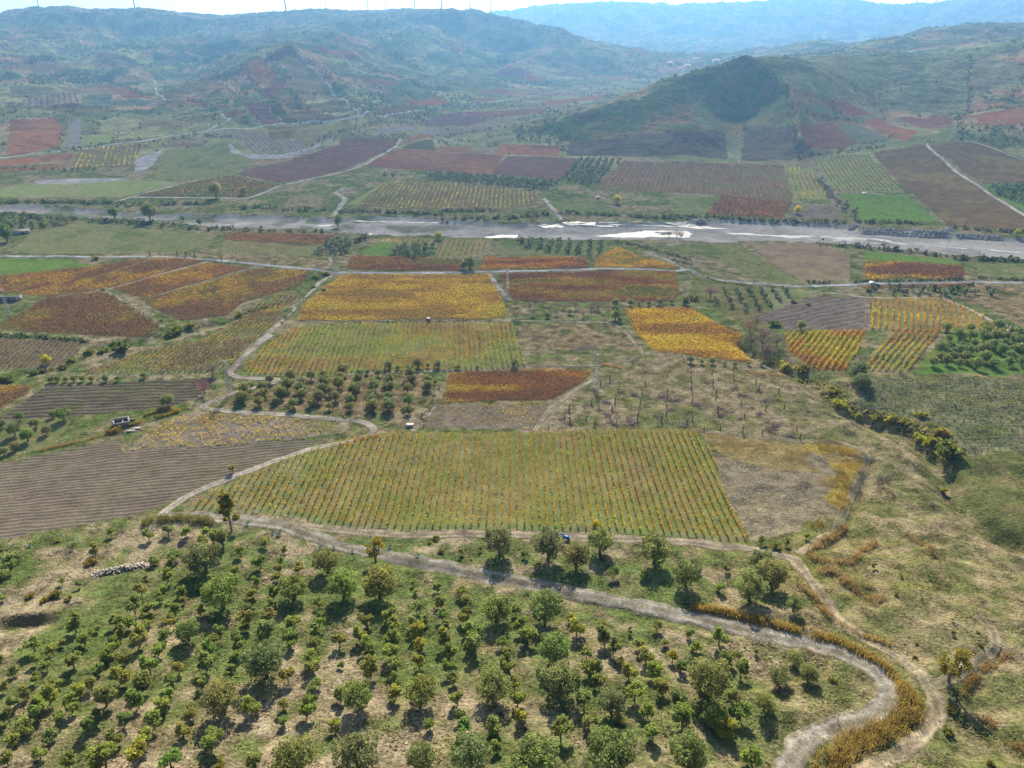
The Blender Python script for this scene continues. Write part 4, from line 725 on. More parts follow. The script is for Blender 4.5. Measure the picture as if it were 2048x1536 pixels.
TALL = make_tall(1, 3400, 2.3, .40, .10); AUT = make_tall(2, 900, 1.35, .45, .085); BIGT = make_tall(3, 900, 1.6, .45, .08); BARE = [make_bare(i) for i in range(3)]; BUSH = [make_bush(i) for i in range(5)]; CYP = make_cypress()
def place_tree(name, meshes, base, s, tint, label, cat, group, zs=1.0):
    r = empty(name, (base[0], base[1], base[2] - .03 * s), random.uniform(0, 6.28)); r.scale = (s, s, s * zs)
    for nm, me in zip(('trunk', 'crown'), meshes):
        o = link(nm, me, r); o.color = (*tint, 1) if nm == 'crown' else (1, 1, 1, 1)
    tag(r, label, cat, group); return r
def bases(reg, L, k=.40):
    P = np.array(L, float); cpx = np.array(px(reg, P[:, :2])); wpx = P[:, 2] / SC; cpx[:, 1] += wpx * k
    g = ground(cpx); pr = project(g); return g, wpx * pr[:, 2] / FPX
def tintv(a, b, j=.12): t = random.random(); return tuple((a[i] + (b[i] - a[i]) * t) * random.uniform(1 - j, 1 + j) for i in range(3))
G0, G1 = (.8,.95,.9), (1.0,1.04,.72)
OLDL = [('J',[(1205,190,200),(1310,410,200),(1725,360,170),(1110,620,140),(1565,790,240),(1310,1010,210),(1740,1350,250),(1920,215,150)]),
        ('K',[(25,350,180),(235,340,210),(915,490,170),(1200,480,190),(1255,730,190),(900,930,200),(1290,900,220),(475,970,180),(115,1000,190),(1585,1040,150),(770,1330,230),(1130,1340,280),(1580,1310,280),(110,1340,260),(480,1350,170)]),
        ('L',[(195,900,250),(80,1330,230)])]
lst = []
for reg, L in OLDL:
    g, s = bases(reg, L)
    for p, sz in zip(g, s): lst.append((project(p)[0], p, sz))
lst.sort(key=lambda q: q[0])
for k, (_, p, sz) in enumerate(lst):
    place_tree('olive_tree', OLD[k % 6], p, sz * 1.1, tintv(G0, G1), 'big old olive tree in the orchard below the gravel road, %s from the left' % ordinal(k + 1), 'olive tree', 'old olives below the gravel road', random.uniform(.92, 1.08))
UP = [(935,100,170),(1215,125,190),(1380,185,150),(1520,100,150),(1835,150,180)]
lst = list(zip(*bases('K', UP))) + list(zip(*bases('L', [(65,290,160),(115,225,70),(440,370,180),(500,215,130),(560,300,180),(695,465,95)])))
lst.sort(key=lambda q: project(q[0])[0])
for k, (p, sz) in enumerate(lst):
    place_tree('olive_tree', OLD[(k + 2) % 6], p, sz * 1.1, tintv(G0, (.98,1,.85)), 'olive tree between the gravel road and farm track, %s from the left' % ordinal(k + 1), 'olive tree', 'olives between road and farm track', 1.05)
lst = list(zip(*bases('L', [(525,1030,120),(605,880,140),(700,780,110),(780,865,120),(225,1110,160)])))
lst.sort(key=lambda q: project(q[0])[0])
for k, (p, sz) in enumerate(lst):
    place_tree('olive_tree', OLD[(k + 1) % 6], p, sz, tintv((1,1.05,.85), G1), 'middling olive tree inside the hairpin bend, %s from the left' % ordinal(k + 1), 'olive tree', 'olives inside the hairpin bend')
YJ = [(875,60,70),(990,35,65),(1090,45,70),(1215,35,60),(1195,90,60),(655,45,50),(565,150,75),(20,150,50),(65,230,100),(110,195,45),(15,295,50),(15,430,50),(910,205,60),(1030,175,80),(1005,230,75),(985,295,85),(855,325,50),(830,385,80),(955,375,65),(935,430,60),(1070,395,70),(1080,440,50),(1030,490,100),(1000,560,80),(875,520,110),(790,480,100),(730,560,110),(680,570,80),(500,665,90),(575,605,45),(715,635,80),(665,695,100),(850,600,90),(820,665,110),(965,650,90),(320,730,75),(370,690,45),(205,700,100),(435,790,120),(630,770,90),(740,780,90),(585,830,65),(710,875,120),(885,830,110),(930,730,80),(850,910,120),(1050,835,85),(1015,910,80),(1240,730,90),(1215,810,100),(1180,360,60),(1175,500,55),(1285,605,60),(1255,665,65),(1375,770,80),(1400,700,95),(1350,860,75),(1195,920,60),(1165,980,40),(990,990,90),(960,1060,90),(910,1140,110),(815,1020,110),(730,1140,90),(690,1240,110),(870,1240,110),(1105,1110,90),(1075,1210,90),(1240,1260,130),(1130,1060,60),(520,1170,100),(580,1110,70),(430,1050,110),(365,1120,80),(310,1220,90),(240,1340,90),(170,1170,100),(90,1260,90),(50,1370,90),(60,1110,90),(95,1040,70),(230,1080,110),(300,990,130),(345,930,80),(470,970,90),(540,930,80),(165,980,80),(215,890,70),(280,820,60),(220,795,60),(95,850,70),(30,945,60),(10,780,40),(0,1180,80),(450,580,120),(410,1390,100),(620,1350,170),(830,1330,130),(1000,1370,130),(1500,1370,110),(1480,1050,110),(1665,1140,70),(1660,1040,80),(1800,1060,120),(1830,1000,90),(1690,890,90),(1840,930,90),(1840,830,100),(1840,770,90),(1850,690,90),(1855,620,90),(1870,560,90),(1720,570,100),(1715,650,80),(1700,700,80),(1570,610,120),(1550,650,90),(1575,530,90),(1590,480,70),(1600,400,80),(1625,300,60),(1630,260,50),(1645,210,60),(1660,145,45),(1550,105,60),(1410,160,60),(1375,270,75),(1530,215,90),(1475,430,90),(1445,550,100),(1430,600,60),(1245,330,60),(1220,365,70),(1380,330,50),(1505,330,60),(1750,255,70),(1870,460,60),(1990,680,90),(2000,820,45),(2000,980,90),(1965,1180,80),(365,330,45),(625,990,170),(1310,95,110),(470,350,40)]
YK = [(430,340,35),(440,390,40),(570,360,60),(590,455,70),(710,390,70),(735,440,95),(725,530,90),(1030,500,70),(450,480,70),(430,570,90),(490,560,60),(460,630,90),(600,530,80),(620,600,80),(300,520,90),(160,560,80),(310,595,90),(315,655,100),(115,650,90),(170,690,90),(470,700,90),(620,665,110),(640,740,90),(640,835,80),(660,900,70),(765,600,110),(790,700,110),(760,650,80),(945,690,70),(965,740,90),(970,780,80),(1060,590,90),(1100,650,110),(1250,640,70),(1355,540,60),(1385,600,100),(1530,580,70),(1545,650,110),(1595,710,100),(1695,620,40),(1850,590,60),(1895,690,50),(1755,700,70),(1790,760,100),(1945,770,70),(1995,820,70),(1640,810,60),(1440,750,80),(1450,830,90),(1500,830,90),(1690,870,110),(1840,860,100),(1720,970,130),(1880,940,110),(1960,1020,110),(1510,910,90),(1430,1030,100),(1800,1090,90),(1830,1200,100),(1640,1140,60),(1290,1190,140),(1040,1015,110),(1020,930,70),(990,830,80),(330,820,90),(330,895,85),(330,975,90),(185,840,110),(300,740,110),(465,795,90),(690,1010,90),(705,1110,70),(720,1180,100),(900,1150,110),(1060,1130,90),(1450,1150,100),(525,1160,80),(920,1290,80),(2030,640,40),(2000,1130,90)]
YL = [(95,640,60),(130,710,70),(260,660,110),(295,760,90),(375,760,60),(475,740,40),(385,850,100),(40,840,70),(380,1080,110),(455,1360,120),(330,990,70),(300,1200,110),(50,1100,120)]
yi_ = 0
for reg, L in (('J', YJ), ('K', YK), ('L', YL)):
    g, s = bases(reg, L)
    for p, sz in zip(g, s):
        yi_ += 1; big = sz > 6.5
        place_tree('young_tree', YNG[yi_ % 8], p, sz * 1.26, tintv((.82,.96,.92), (1.08,1.06,.78)) if random.random() < .97 else (1.2,1.08,.65), 'small young green tree in the rows of the sloping orchard below the gravel road', 'young tree', 'young orchard trees below the gravel road', random.uniform(.9, 1.15))
for lab, reg, L in (('small young tree on the grass strip beside the farm track','K',[(710,150,60),(820,140,40),(1080,165,60),(1595,270,85),(1785,280,85)]), ('small young tree on the grass strip beside the farm track','L',[(305,255,60),(260,360,70)]),
                    ('small round tree at the junction of farm tracks','L',[(510,85,70),(660,100,60),(775,65,45)]), ('lone sapling on the yellow-green slope right of the sandy track','L',[(1165,235,45),(1490,300,35),(1295,395,40),(1325,295,30),(1450,435,25),(1630,630,45),(1625,550,30)])):
    g, s = bases(reg, L)
    for p, sz in zip(g, s): yi_ += 1; place_tree('young_tree', YNG[yi_ % 8], p, sz, tintv((.8,.95,.9), (1,1,.8)), lab, 'young tree', lab[:40])
# groves further off
def grove(poly_reg, pts, d, sp, sp2, size, jit, prob=1.0):
    poly = gpoly(poly_reg, pts); dd = rowdir(poly_reg, *d); rows, nrm = scanrows(poly, dd, sp); out = []
    for tv, a, b in rows:
        for s in np.arange(a + sp2 * .4, b, sp2):
            if random.random() < prob:
                q = (s + random.gauss(0, jit)) * dd + (tv + random.gauss(0, jit)) * nrm; out.append((q[0], q[1], float(gz(q[0], q[1])), size * random.uniform(.7, 1.25)))
    return out
for k, (x, y, z, s) in enumerate(grove('Z', [(440,806),(470,785),(560,748),(850,748),(868,770),(825,830),(790,838),(700,828),(560,818)], ((690,828),(715,750)), 8.2, 6.6, 5.2, .9, .85)):
    place_tree('olive_tree', OLD[k % 6] if k % 2 else MIDO[k % 4], (x, y, z), s, tintv((.8,.95,.95), (.95,1,.9)), 'dark green olive tree in the small grove above the yellow patch', 'olive tree', 'middle olive grove')
for k, (x, y, z, s) in enumerate(grove('I', [(1440,225),(1570,70),(1700,0),(2048,10),(2150,20),(2150,250),(1900,245),(1600,240)], ((1450,200),(2040,190)), 7.8, 8.0, 6.4, 1.0, .92)):
    place_tree('olive_tree', MIDO[k % 4] if k % 3 else OLD[k % 6], (x, y, z), s, tintv((.8,.95,.95), (.95,1,.85)), 'rounded olive tree in the dense grove at the right edge', 'olive tree', 'dense olive grove right')
def one_by_one(reg, L, lab, cat='olive tree', name='olive_tree', meshes=None, t0=(.75,.9,.95), t1=(.95,1,.9), zs=1.0, k=.4):
    g, s = bases(reg, L, k); od = np.argsort([project(p)[0] for p in g])
    for i, j in enumerate(od):
        m = meshes or MIDO
        place_tree(name, m[i % len(m)], g[j], s[j], tintv(t0, t1), lab % ordinal(i + 1) if '%s' in lab else lab, cat, None if len(L) < 2 else lab.replace('%s ', '')[:50], zs)
one_by_one('E', [(1610,775,55),(1697,775,50),(1750,785,25),(1805,780,35),(1868,770,50),(1940,770,35),(2020,765,55)], 'olive tree above the yellow vineyard, %s from the left in its line')
one_by_one('H', [(285,205,60),(340,220,30),(455,190,70),(515,205,35),(570,200,50),(690,215,35),(1020,190,55),(805,218,25),(400,215,35),(160,245,35)], 'olive tree along the foot of the striped vineyard, %s from the left')
one_by_one('I', [(95,172,50),(160,185,35),(222,182,45),(295,198,25),(355,200,30),(435,195,30),(515,195,40)], 'olive tree under the yellow vineyard, %s from the left')
one_by_one('G', [(300,290,40),(340,285,45),(385,290,35),(435,285,45),(485,285,40),(540,285,40),(620,285,45),(690,285,35),(845,265,40)], 'grey olive tree above the dark ploughed field, %s from the left')
one_by_one('G', [(120,505,60),(315,490,50),(375,490,90),(210,545,70),(15,550,60),(90,580,90),(165,615,90),(275,585,60),(90,680,60),(25,710,60)], 'olive tree in the small left grove, %s from the left', meshes=OLD)
one_by_one('G', [(985,415,90)], 'lone wide olive tree in the corner of the dark ploughed field', meshes=OLD)
one_by_one('E', [(760,545,90),(720,560,50)], 'dark olive tree at the paved road, %s from the left')
one_by_one('F', [(740,910,60)], 'lone olive tree at the edge of the worked brown patch'); one_by_one('F', [(1590,920,60)], 'single olive tree at the corner of the striped vineyard')
one_by_one('I', [(1065,240,120),(1095,305,110)], 'dark olive tree at the gully head, %s from the left', meshes=OLD)
one_by_one('E', [(1030,770,60),(1030,840,70),(1110,790,50),(1130,830,55),(1185,770,55),(1225,810,60),(1310,800,50),(1375,790,60),(1420,840,60),(1470,800,55),(1510,800,55),(1265,830,50),(1570,800,50),(1550,880,45)], 'half-bare greyish tree in the unkempt grove, %s from the left', 'bare tree', 'bare_tree', BARE, (.85,.85,.85), (1.1,1.0,.9))
one_by_one('E', [(1610,850,70),(1640,880,30),(1215,850,40),(1345,830,35)], 'green olive tree among the half-bare trees, %s from the left')
one_by_one('G', [(1245,225,110)], 'leafless purple-grey tree beside the white track', 'bare tree', 'bare_tree', BARE); one_by_one('G', [(1200,335,100)], 'leafless reddish tree at the corner of the dark ploughed field', 'bare tree', 'bare_tree', BARE, (1.2,.8,.8), (1.2,.9,.8)); one_by_one('G', [(950,250,60)], 'small leafless tree above the dark ploughed field', 'bare tree', 'bare_tree', BARE)
one_by_one('F', [(210,710,100),(440,910,100),(520,960,120),(480,880,90)], 'leafless thicket tree along the gully, %s from the left', 'bare tree', 'bare_tree', BARE, (1,.9,.85), (1.1,1,.9)); one_by_one('I', [(515,60,120),(600,60,100),(540,120,110),(450,60,90)], 'purple leafless thicket tree beside the gold vineyard, %s from the left', 'bare tree', 'bare_tree', BARE, (.85,.75,.8), (1,.85,.85))
one_by_one('D', [(670,260,65),(880,262,90),(1072,290,34),(1172,310,42)], 'broad tree on the south bank of the river, %s from the left', 'tree', 'broadleaf_tree', OLD, (.7,.85,.75), (.8,.9,.75), 1.25)
one_by_one('D', [(1980,312,50)], 'tree standing alone by the river ford', 'tree', 'broadleaf_tree', OLD, (.7,.85,.75), (.8,.9,.75), 1.5); one_by_one('D', [(45,380,90),(65,335,60)], 'dark tree by the shed at the left edge, %s from the left', 'tree', 'broadleaf_tree', OLD, (.7,.85,.75), (.8,.9,.75), 1.2)
one_by_one('D', [(1265,130,85),(1425,130,45)], 'pale tree on the far bank before the dark vineyard, %s from the left', 'tree', 'broadleaf_tree', OLD, (1,1.05,1), (1.1,1.05,1), 1.2)
one_by_one('E', [(577,385,50)], 'yellow-green tree between the riverside vine plots', 'tree', 'broadleaf_tree', MIDO, (1.5,1.35,.5), (1.5,1.35,.5)); one_by_one('F', [(720,237,52)], 'bright yellow tree beside the plum vineyard', 'tree', 'broadleaf_tree', MIDO, (2.3,1.6,.4), (2.3,1.6,.4)); one_by_one('E', [(1620,175,55)], 'yellowish tree on the far bank', 'tree', 'broadleaf_tree', MIDO, (1.5,1.35,.5), (1.5,1.35,.5))
one_by_one('F', [(2005,370,45)], 'yellow poplar on the far river bank', 'tree', 'broadleaf_tree', MIDO, (1.5,1.4,.5), (1.5,1.4,.5)); one_by_one('G', [(275,175,65)], 'small yellow tree in the bare-soiled vineyard', 'tree', 'broadleaf_tree', MIDO, (1.9,1.5,.4), (1.9,1.5,.4))
one_by_one('F', [(15,370,60),(40,385,50),(-30,375,45)], 'slender tree in the river shallows, %s from the left', 'tree', 'broadleaf_tree', BARE)
one_by_one('H', [(1495,1135,55)], 'round yellow-leaved bush-tree at the end of a vine row', 'tree', 'broadleaf_tree', MIDO, (2.0,1.6,.3), (2.0,1.6,.3))
one_by_one('G', [(1365,810,55)], 'small autumn tree on the verge of the white track', 'tree', 'broadleaf_tree', YNG, (1.3,.95,.6), (1.3,.95,.6))
g = ground([(464,1062),(752,1122),(1897,1362)]); sc3 = project(g)[:, 2] / FPX
place_tree('poplar_tree', TALL, g[0], 40 * sc3[0], (1.05,1.08,.7), 'tall yellowing poplar at the bend of the farm track', 'tree', None); place_tree('autumn_tree', AUT, g[1], 42 * sc3[1], (1.1,.98,.65), 'thin autumn tree beside the gravel road', 'tree', None); place_tree('slender_tree', AUT, g[2], 62 * sc3[2], (.95,.95,.7), 'tall slender tree by the sandy track casting a long shadow', 'tree', None)
for reg, L, lab in (('D', [(878,505,34),(938,505,22),(1040,513,40),(1091,516,40),(1143,523,48),(1298,537,40),(1196,526,18),(1350,545,16)], 'dark cypress along the paved road, %s from the left'), ('F', [(1147,735,50),(1555,755,45),(1635,780,22),(1700,812,30),(1890,905,38),(1955,925,34),(1978,932,34),(2010,975,60)], 'dark cypress along the right-hand track, %s from the left')):
    P = np.array(L, float); g = ground(px(reg, P[:, :2])); s = P[:, 2] / SC * project(g)[:, 2] / FPX / 4.1
    for i in range(len(g)): place_tree('cypress_tree', CYP, g[i], s[i], (1, 1, 1), lab % ordinal(i + 1), 'cypress', 'cypresses along the roads')

# shrubs that stand on their own
def shrubs(reg, L, lab, t0, t1):
    P = np.array(L, float); g, s = bases(reg, L, .25); od = np.argsort([project(p)[0] for p in g])
    for i, j in enumerate(od):
        o = link('shrub', BUSH[i % 5]); o.location = g[j] - np.array([0, 0, .05 * s[j]]); o.scale = (s[j], s[j], s[j] * random.uniform(.8, 1.1)); o.rotation_euler = (0, 0, random.uniform(0, 6)); o.color = (*tintv(t0, t1), 1); tag(o, lab % ordinal(i + 1) if '%s' in lab else lab, 'shrub', lab.replace('%s ', '')[:50] if len(L) > 1 else None)
shrubs('G', [(715,95,130),(605,110,90),(530,120,80),(660,80,80),(50,275,90),(0,280,80),(420,170,70),(370,215,60),(200,245,60),(260,235,50)], 'dense green shrub in the hollow left of the vineyards, %s from the left', (.7,.85,.7), (1.1,1.15,.7))
shrubs('D', [(1115,905,65),(1040,930,80),(1000,960,70),(1400,840,50),(1850,620,50),(1905,600,50),(1835,680,40),(1890,700,40),(1370,895,30),(940,880,30),(605,695,30),(560,515,50)], 'round shrub along the ditch by the white track, %s from the left', (.9,1.1,.7), (1.4,1.3,.6))
shrubs('I', [(755,215,100),(650,200,110),(560,180,60),(930,350,90),(970,420,110),(1450,490,80),(1500,640,120),(1560,580,100),(1430,620,90),(1270,520,90),(1180,505,80),(1350,530,70),(1080,495,60),(740,290,60),(1570,930,60)], 'shrub in the gully on the right, %s from the left', (1.4,1.4,.8), (1.9,1.7,.7))
shrubs('I', [(1610,690,200)], 'large dark brown-green bush beside the gully', (.9,.85,.7), (.9,.85,.7))
shrubs('G', [(690,575,75),(640,590,50),(770,545,50)], 'russet bramble growing against the ruined hut, %s from the left', (1.5,.9,.7), (1.3,1,.6))
shrubs('F', [(70,760,55),(115,740,80),(590,890,90),(700,765,50),(785,780,40),(1140,700,45)], 'shrub near the olive rows and worked patch, %s from the left', (.8,.9,.8), (1.1,1,.8))
shrubs('L', [(1620,1070,80),(1600,1200,90),(1855,1390,70),(1420,690,30),(1410,770,35),(1795,700,40),(1780,625,30),(930,905,60),(600,120,80)], 'low shrub by the sandy track, %s from the left', (1,.95,.7), (1.4,1.1,.6))
shrubs('J', [(260,430,70),(325,400,90),(345,90,35),(400,430,60),(175,410,60),(540,200,90),(1290,1390,80)], 'scrubby shrub in the left of the orchard, %s from the left', (1,.95,.7), (1.7,1.3,.5))
shrubs('K', [(590,150,50),(520,100,35),(560,70,60)], 'small dry shrub between road and farm track, %s from the left', (1.2,1,.7), (1.3,1,.6))

# hedges and far scrub: masses of foliage nobody could count
def mass(name, pts, size, col, q=10, asp=.75, zf=.75):
    mb = MB(); pts = np.asarray(pts, float); m = len(pts); size = np.broadcast_to(np.asarray(size, float), (m,)); C_ = np.repeat(np.c_[pts[:, :2], gz(pts[:, 0], pts[:, 1])], q, 0); v = rng.normal(size=(m * q, 3)); v /= np.linalg.norm(v, axis=1)[:, None]
    S = np.repeat(size, q); C_ += v * (S * .42 * rng.uniform(.6, 1, m * q))[:, None]; C_[:, 2] += S * .42 * zf
    cl = np.repeat(np.asarray(col) * rng.uniform(.7, 1.3, (m, 1)), q, 0) * rng.uniform(.8, 1.2, (m * q, 1))
    mb.leaves(C_, S * .5 * rng.uniform(.7, 1.2, m * q), cl, asp); o = link(name, mb.mesh(name, [VINE])); tag(o, kind='stuff'); return o
def along(reg, pts, step, jit):
    l = dens(gpoly(reg, pts), step); return l + rng.normal(0, jit, l.shape)
bank = [along(*a) for a in (('D',[(0,190),(350,192),(700,195)],2.2,2.5),('D',[(700,215),(1000,205),(1250,200)],3.0,3),('D',[(1430,225),(1700,235),(1950,240)],3,3),('E',[(0,245),(300,252),(600,262)],2.4,2.4),('E',[(600,242),(880,243)],2.2,1.2),('E',[(640,288),(1000,285),(1250,265)],3.2,3),('E',[(1290,255),(1500,262),(1640,268)],2.4,1.5),('E',[(1680,275),(2048,285)],2.4,1.6),('F',[(0,272),(350,282)],2.2,1.5),('F',[(370,296),(700,300),(1000,310)],2.4,1.3),('F',[(1070,308),(1430,315)],2.4,1.6),('F',[(1640,345),(2048,368),(2200,375)],2.4,1.6),('D',[(560,295),(850,320),(1240,350)],5,4),('D',[(1240,340),(1900,370)],6,3),('F',[(860,440),(1300,470),(1680,520),(2048,540)],4,1.5),('F',[(1640,520),(2048,530)],4,2),('E',[(0,465),(100,420),(150,390)],2.5,1.5),('D',[(0,265),(480,290)],3.5,5),('D',[(0,300),(300,330)],3.5,5))]
bank = np.vstack(bank); mass('bank_foliage', np.vstack([bank, bank + rng.normal(0, 2, bank.shape)]), rng.uniform(2.0, 5.2, 2 * len(bank)), np.array([.085,.095,.045]))
hed = np.vstack([along('E', [(1610,415),(1800,460),(2048,530)], 1.2, .8), along('F', [(0,530),(100,560)], 1.4, .8), along('F', [(780,660),(900,662)], 1.3, .6), along('F', [(1040,658),(1400,652),(1690,640)], 1.3, .6), along('F', [(1780,632),(2048,648),(2200,652)], 1.3, .6), along('G', [(0,35),(240,48),(520,70)], 1.1, .7)])
mass('hedge_foliage', hed, rng.uniform(1.8, 3.0, len(hed)), np.array([.075,.10,.04]))
farh = np.vstack([along(*a) for a in (('A',[(500,420),(640,480),(880,560)],6,4),('A',[(0,985),(560,1000)],5,3),('A',[(440,868),(830,818)],6,2),('A',[(1150,790),(1390,805)],4,3),('A',[(830,860),(900,830),(1120,800)],5,6),('A',[(1820,860),(1930,790),(2048,745)],5,6),('A',[(1570,310),(1620,400),(1700,520),(1760,620)],5,4),('A',[(1420,390),(1480,470),(1540,580)],6,3),('A',[(1750,545),(1980,575)],5,2),('A',[(60,655),(440,640)],6,3),('A',[(60,690),(440,670)],6,3),('A',[(1250,430),(1450,560),(1480,700)],8,10),('A',[(1200,600),(1400,690),(1500,720)],7,8),('C',[(690,680),(900,690),(1080,712)],4,2.5),('C',[(770,890),(1000,895),(1240,860)],3.5,3),('C',[(1700,655),(1850,640),(2048,630)],4,2),('B',[(610,800),(800,765),(1020,730)],5,2),('B',[(440,700),(540,650),(800,600)],6,5),('B',[(0,775),(160,735),(440,722)],6,5),('C',[(690,690),(740,930)],6,3),('C',[(1640,670),(1700,820)],6,4),('C',[(480,390),(660,500),(690,660)],6,2.5),('C',[(0,455),(240,380),(420,320)],6,2),('C',[(1730,320),(1720,640)],8,1.5),('C',[(1040,490),(1300,500),(1720,460)],7,3),('C',[(1060,520),(1400,520)],7,4),('C',[(640,345),(760,320),(1000,308)],9,2),('B',[(1060,700),(1500,600),(1900,480)],8,2),('F',[(980,190),(1040,260)],3,4),('F',[(850,60),(920,170)],5,2),('E',[(240,40),(380,35)],4,2))])  # runs along the right hill's crest stand in for a bank's shadow line
mass('hedgerow_ridge_shade_foliage', farh, rng.uniform(3, 6.5, len(farh)), np.array([.07,.08,.045]), 8)
fx = rng.uniform(-.78, .78, 60000); fy = np.exp(rng.uniform(np.log(1000), np.log(3700), 60000)); fx = fx * (fy + 66); fz = gz(fx, fy)
dn = fbm(fx, fy, 210, 5, 201); rr_ = np.clip(YS.searchsorted(fy) - 1, 0, len(YS) - 2); cc_ = np.clip(np.searchsorted(US, fx / (fy + 66)) - 1, 0, len(US) - 2)
edg = cells(fx, fy, 85, 5, True); ok = ((dn > .655) | ((dn > .57) & (rng.random(60000) < .12)) | ((edg < .035) & (fz < 220)) | (rng.random(60000) < .012)) & (FID[rr_, cc_] < 2); fp = np.stack([fx, fy], -1)[ok]; mass('scrub_foliage', fp, (2.2 + fp[:, 1] * .0015) * rng.uniform(.6, 1.6, len(fp)), np.array([.055,.07,.035]), 6)
gp = []
for a in (('E',[(495,22),(900,40),(1290,82),(1240,123),(700,78),(515,45)],((600,60),(1200,100)),7,6.5,5.5,.8), ('Z',[(1120,360),(1160,320),(1243,320),(1182,376)],((1140,370),(1180,325)),8,6,5.2,.8), ('E',[(1050,405),(1540,420),(1535,498),(1195,490),(1050,460)],((1200,490),(1230,410)),8,5,4.6,.7), ('E',[(285,485),(400,440),(560,440),(520,515),(430,518),(300,505)],((300,490),(540,470)),6,5,4.5,1),
          ('D',[(1825,500),(1910,430),(2048,392),(2048,480),(1960,508)],((1830,495),(2040,420)),6,5,4.2,.8), ('F',[(215,785),(295,690),(640,690),(690,740),(600,800),(450,845)],((380,840),(310,690)),7.5,4.2,3.4,.5), ('F',[(1150,700),(1700,690),(1900,700),(1900,740),(1640,735),(1200,735)],((1160,720),(1880,715)),9,8,5,2), ('F',[(1820,95),(2048,85),(2200,90),(2200,300),(2048,225)],((1850,110),(2048,200)),8,8,6,1), ('D',[(0,255),(480,298),(180,362),(0,355)],((0,300),(400,300)),8,8,4,2),
          ('A',[(160,370),(350,340),(390,360),(190,390)],((170,380),(370,350)),12,11,7,1.5), ('A',[(150,460),(330,435),(600,460),(560,475),(180,495)],((160,480),(560,465)),13,11,7,1.5), ('B',[(620,560),(760,570),(790,600),(640,590)],((630,575),(780,590)),12,12,7,2), ('B',[(440,480),(620,510),(620,540),(480,520)],((450,500),(600,530)),12,12,7,2), ('B',[(1010,740),(1250,730),(1400,800),(1290,850),(1040,830)],((1050,780),(1350,800)),9,9,5,3)):
    gp += grove(*a)
gp = np.array(gp); ogrove = mass('grove_foliage', gp[:, :2], gp[:, 3], np.array([.085,.105,.062]), 14, .7, 1.1)
# ridge-line trees seen against the sky
rp = np.array([(p, 20 + random.uniform(-1, 2)) for p in list(range(300, 372, 6)) + list(range(575, 690, 5)) + list(range(20, 130, 11)) + [170, 178]], float)
rl = ground(np.c_[rp[:, 0], np.interp(rp[:, 0], [0,51,137,205,273,307,376,444,513,581,615,666,731], [32,19,18,20,19,22,33,31,31,22,19,20,24]) + 4]); mass('ridge_foliage', rl[:, :2], rng.uniform(5, 11, len(rl)), np.array([.06,.075,.045]), 8, .7, 1.2)

gul_ = np.vstack([along('I', [(700,285),(880,345),(960,425),(1060,480),(1250,510),(1380,540),(1480,625),(1560,690),(1640,740)], .55, 1.5), along('I', [(880,350),(960,440)], .4, 2.2), along('I', [(1440,580),(1540,620),(1600,720)], .35, 2.8), along('I', [(1040,490),(1200,500),(1360,530)], .5, 1.0)])
mass('gully_foliage', gul_, rng.uniform(.7, 1.9, len(gul_)), np.array([.31,.285,.08]), 14)
vg_ = np.vstack([along(a_, b_, .8, .9) for a_, b_ in (('D', [(1640,900),(1700,830),(1790,745)]), ('D', [(960,930),(1080,925),(1330,890),(1450,830),(1700,770)]), ('G', [(150,250),(330,230),(460,180),(600,120),(760,90)]), ('H', [(480,560),(540,400),(560,300)]), ('E', [(0,895),(400,890),(900,880)]), ('D', [(600,720),(780,810),(960,930)]), ('H', [(0,505),(100,520)]), ('F', [(100,600),(280,660),(460,680)]), ('I', [(420,90),(520,170),(660,240)]))])
mass('verge_foliage', vg_, rng.uniform(.6, 1.9, len(vg_)), np.array([.165,.165,.06]), 10)
# reeds and tall golden grass along the roads
def reeds(reg, pts, wid, h, col, n_per, step=.5, lean=.2, name='reed_hedge', label=None):
    l = smooth(gpoly(reg, pts), step); m = int(len(l) * n_per * 2.2); k = rng.integers(0, len(l), m); t = np.gradient(l, axis=0); t /= np.linalg.norm(t, axis=1)[:, None]; nn = np.stack([-t[:, 1], t[:, 0]], -1)
    P = l[k] + nn[k] * (rng.normal(0, .30, m) * wid)[:, None] + rng.normal(0, .25, (m, 2)); kp = fbm(P[:, 0], P[:, 1], 3.2, 3, 79) + rng.normal(0, .05, m) > (.27 if 'hedge' in name else .42); P = P[kp]; m = len(P); z = gz(P[:, 0], P[:, 1]); hh = h * rng.uniform(.4, 1.15, m) * (.35 + 1.3 * fbm(P[:, 0], P[:, 1], 4, 3, 77))
    b = np.c_[P, z]; tip = b + np.c_[rng.normal(0, lean, (m, 2)) * hh[:, None], hh]; a = rng.uniform(0, 6.28, m); e = np.c_[np.cos(a), np.sin(a), np.zeros(m)] * (.05 * h ** .5)
    midp = b + (tip - b) * .65
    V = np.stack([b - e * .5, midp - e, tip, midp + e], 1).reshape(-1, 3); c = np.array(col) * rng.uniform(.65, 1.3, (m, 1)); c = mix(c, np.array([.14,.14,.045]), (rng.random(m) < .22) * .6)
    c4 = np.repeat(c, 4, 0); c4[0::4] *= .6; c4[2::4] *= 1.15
    o = link(name, mesh_np(name, V, np.arange(4 * m).reshape(-1, 4), c4, [STRAW])); return tag(o, label, 'reeds' if 'reed' in name else 'tall grass')
RG = (.42,.30,.075)
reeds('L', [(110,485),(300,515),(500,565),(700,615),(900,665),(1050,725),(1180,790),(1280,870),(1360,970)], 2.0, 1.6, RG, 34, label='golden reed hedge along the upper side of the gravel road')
reeds('L', [(1360,970),(1390,1060),(1360,1140),(1260,1200),(1120,1260),(1000,1320),(920,1390),(880,1470)], 4.4, 1.8, (.38,.275,.075), 60, lean=.24, label='broad brown-gold reed hedge around the outside of the hairpin')
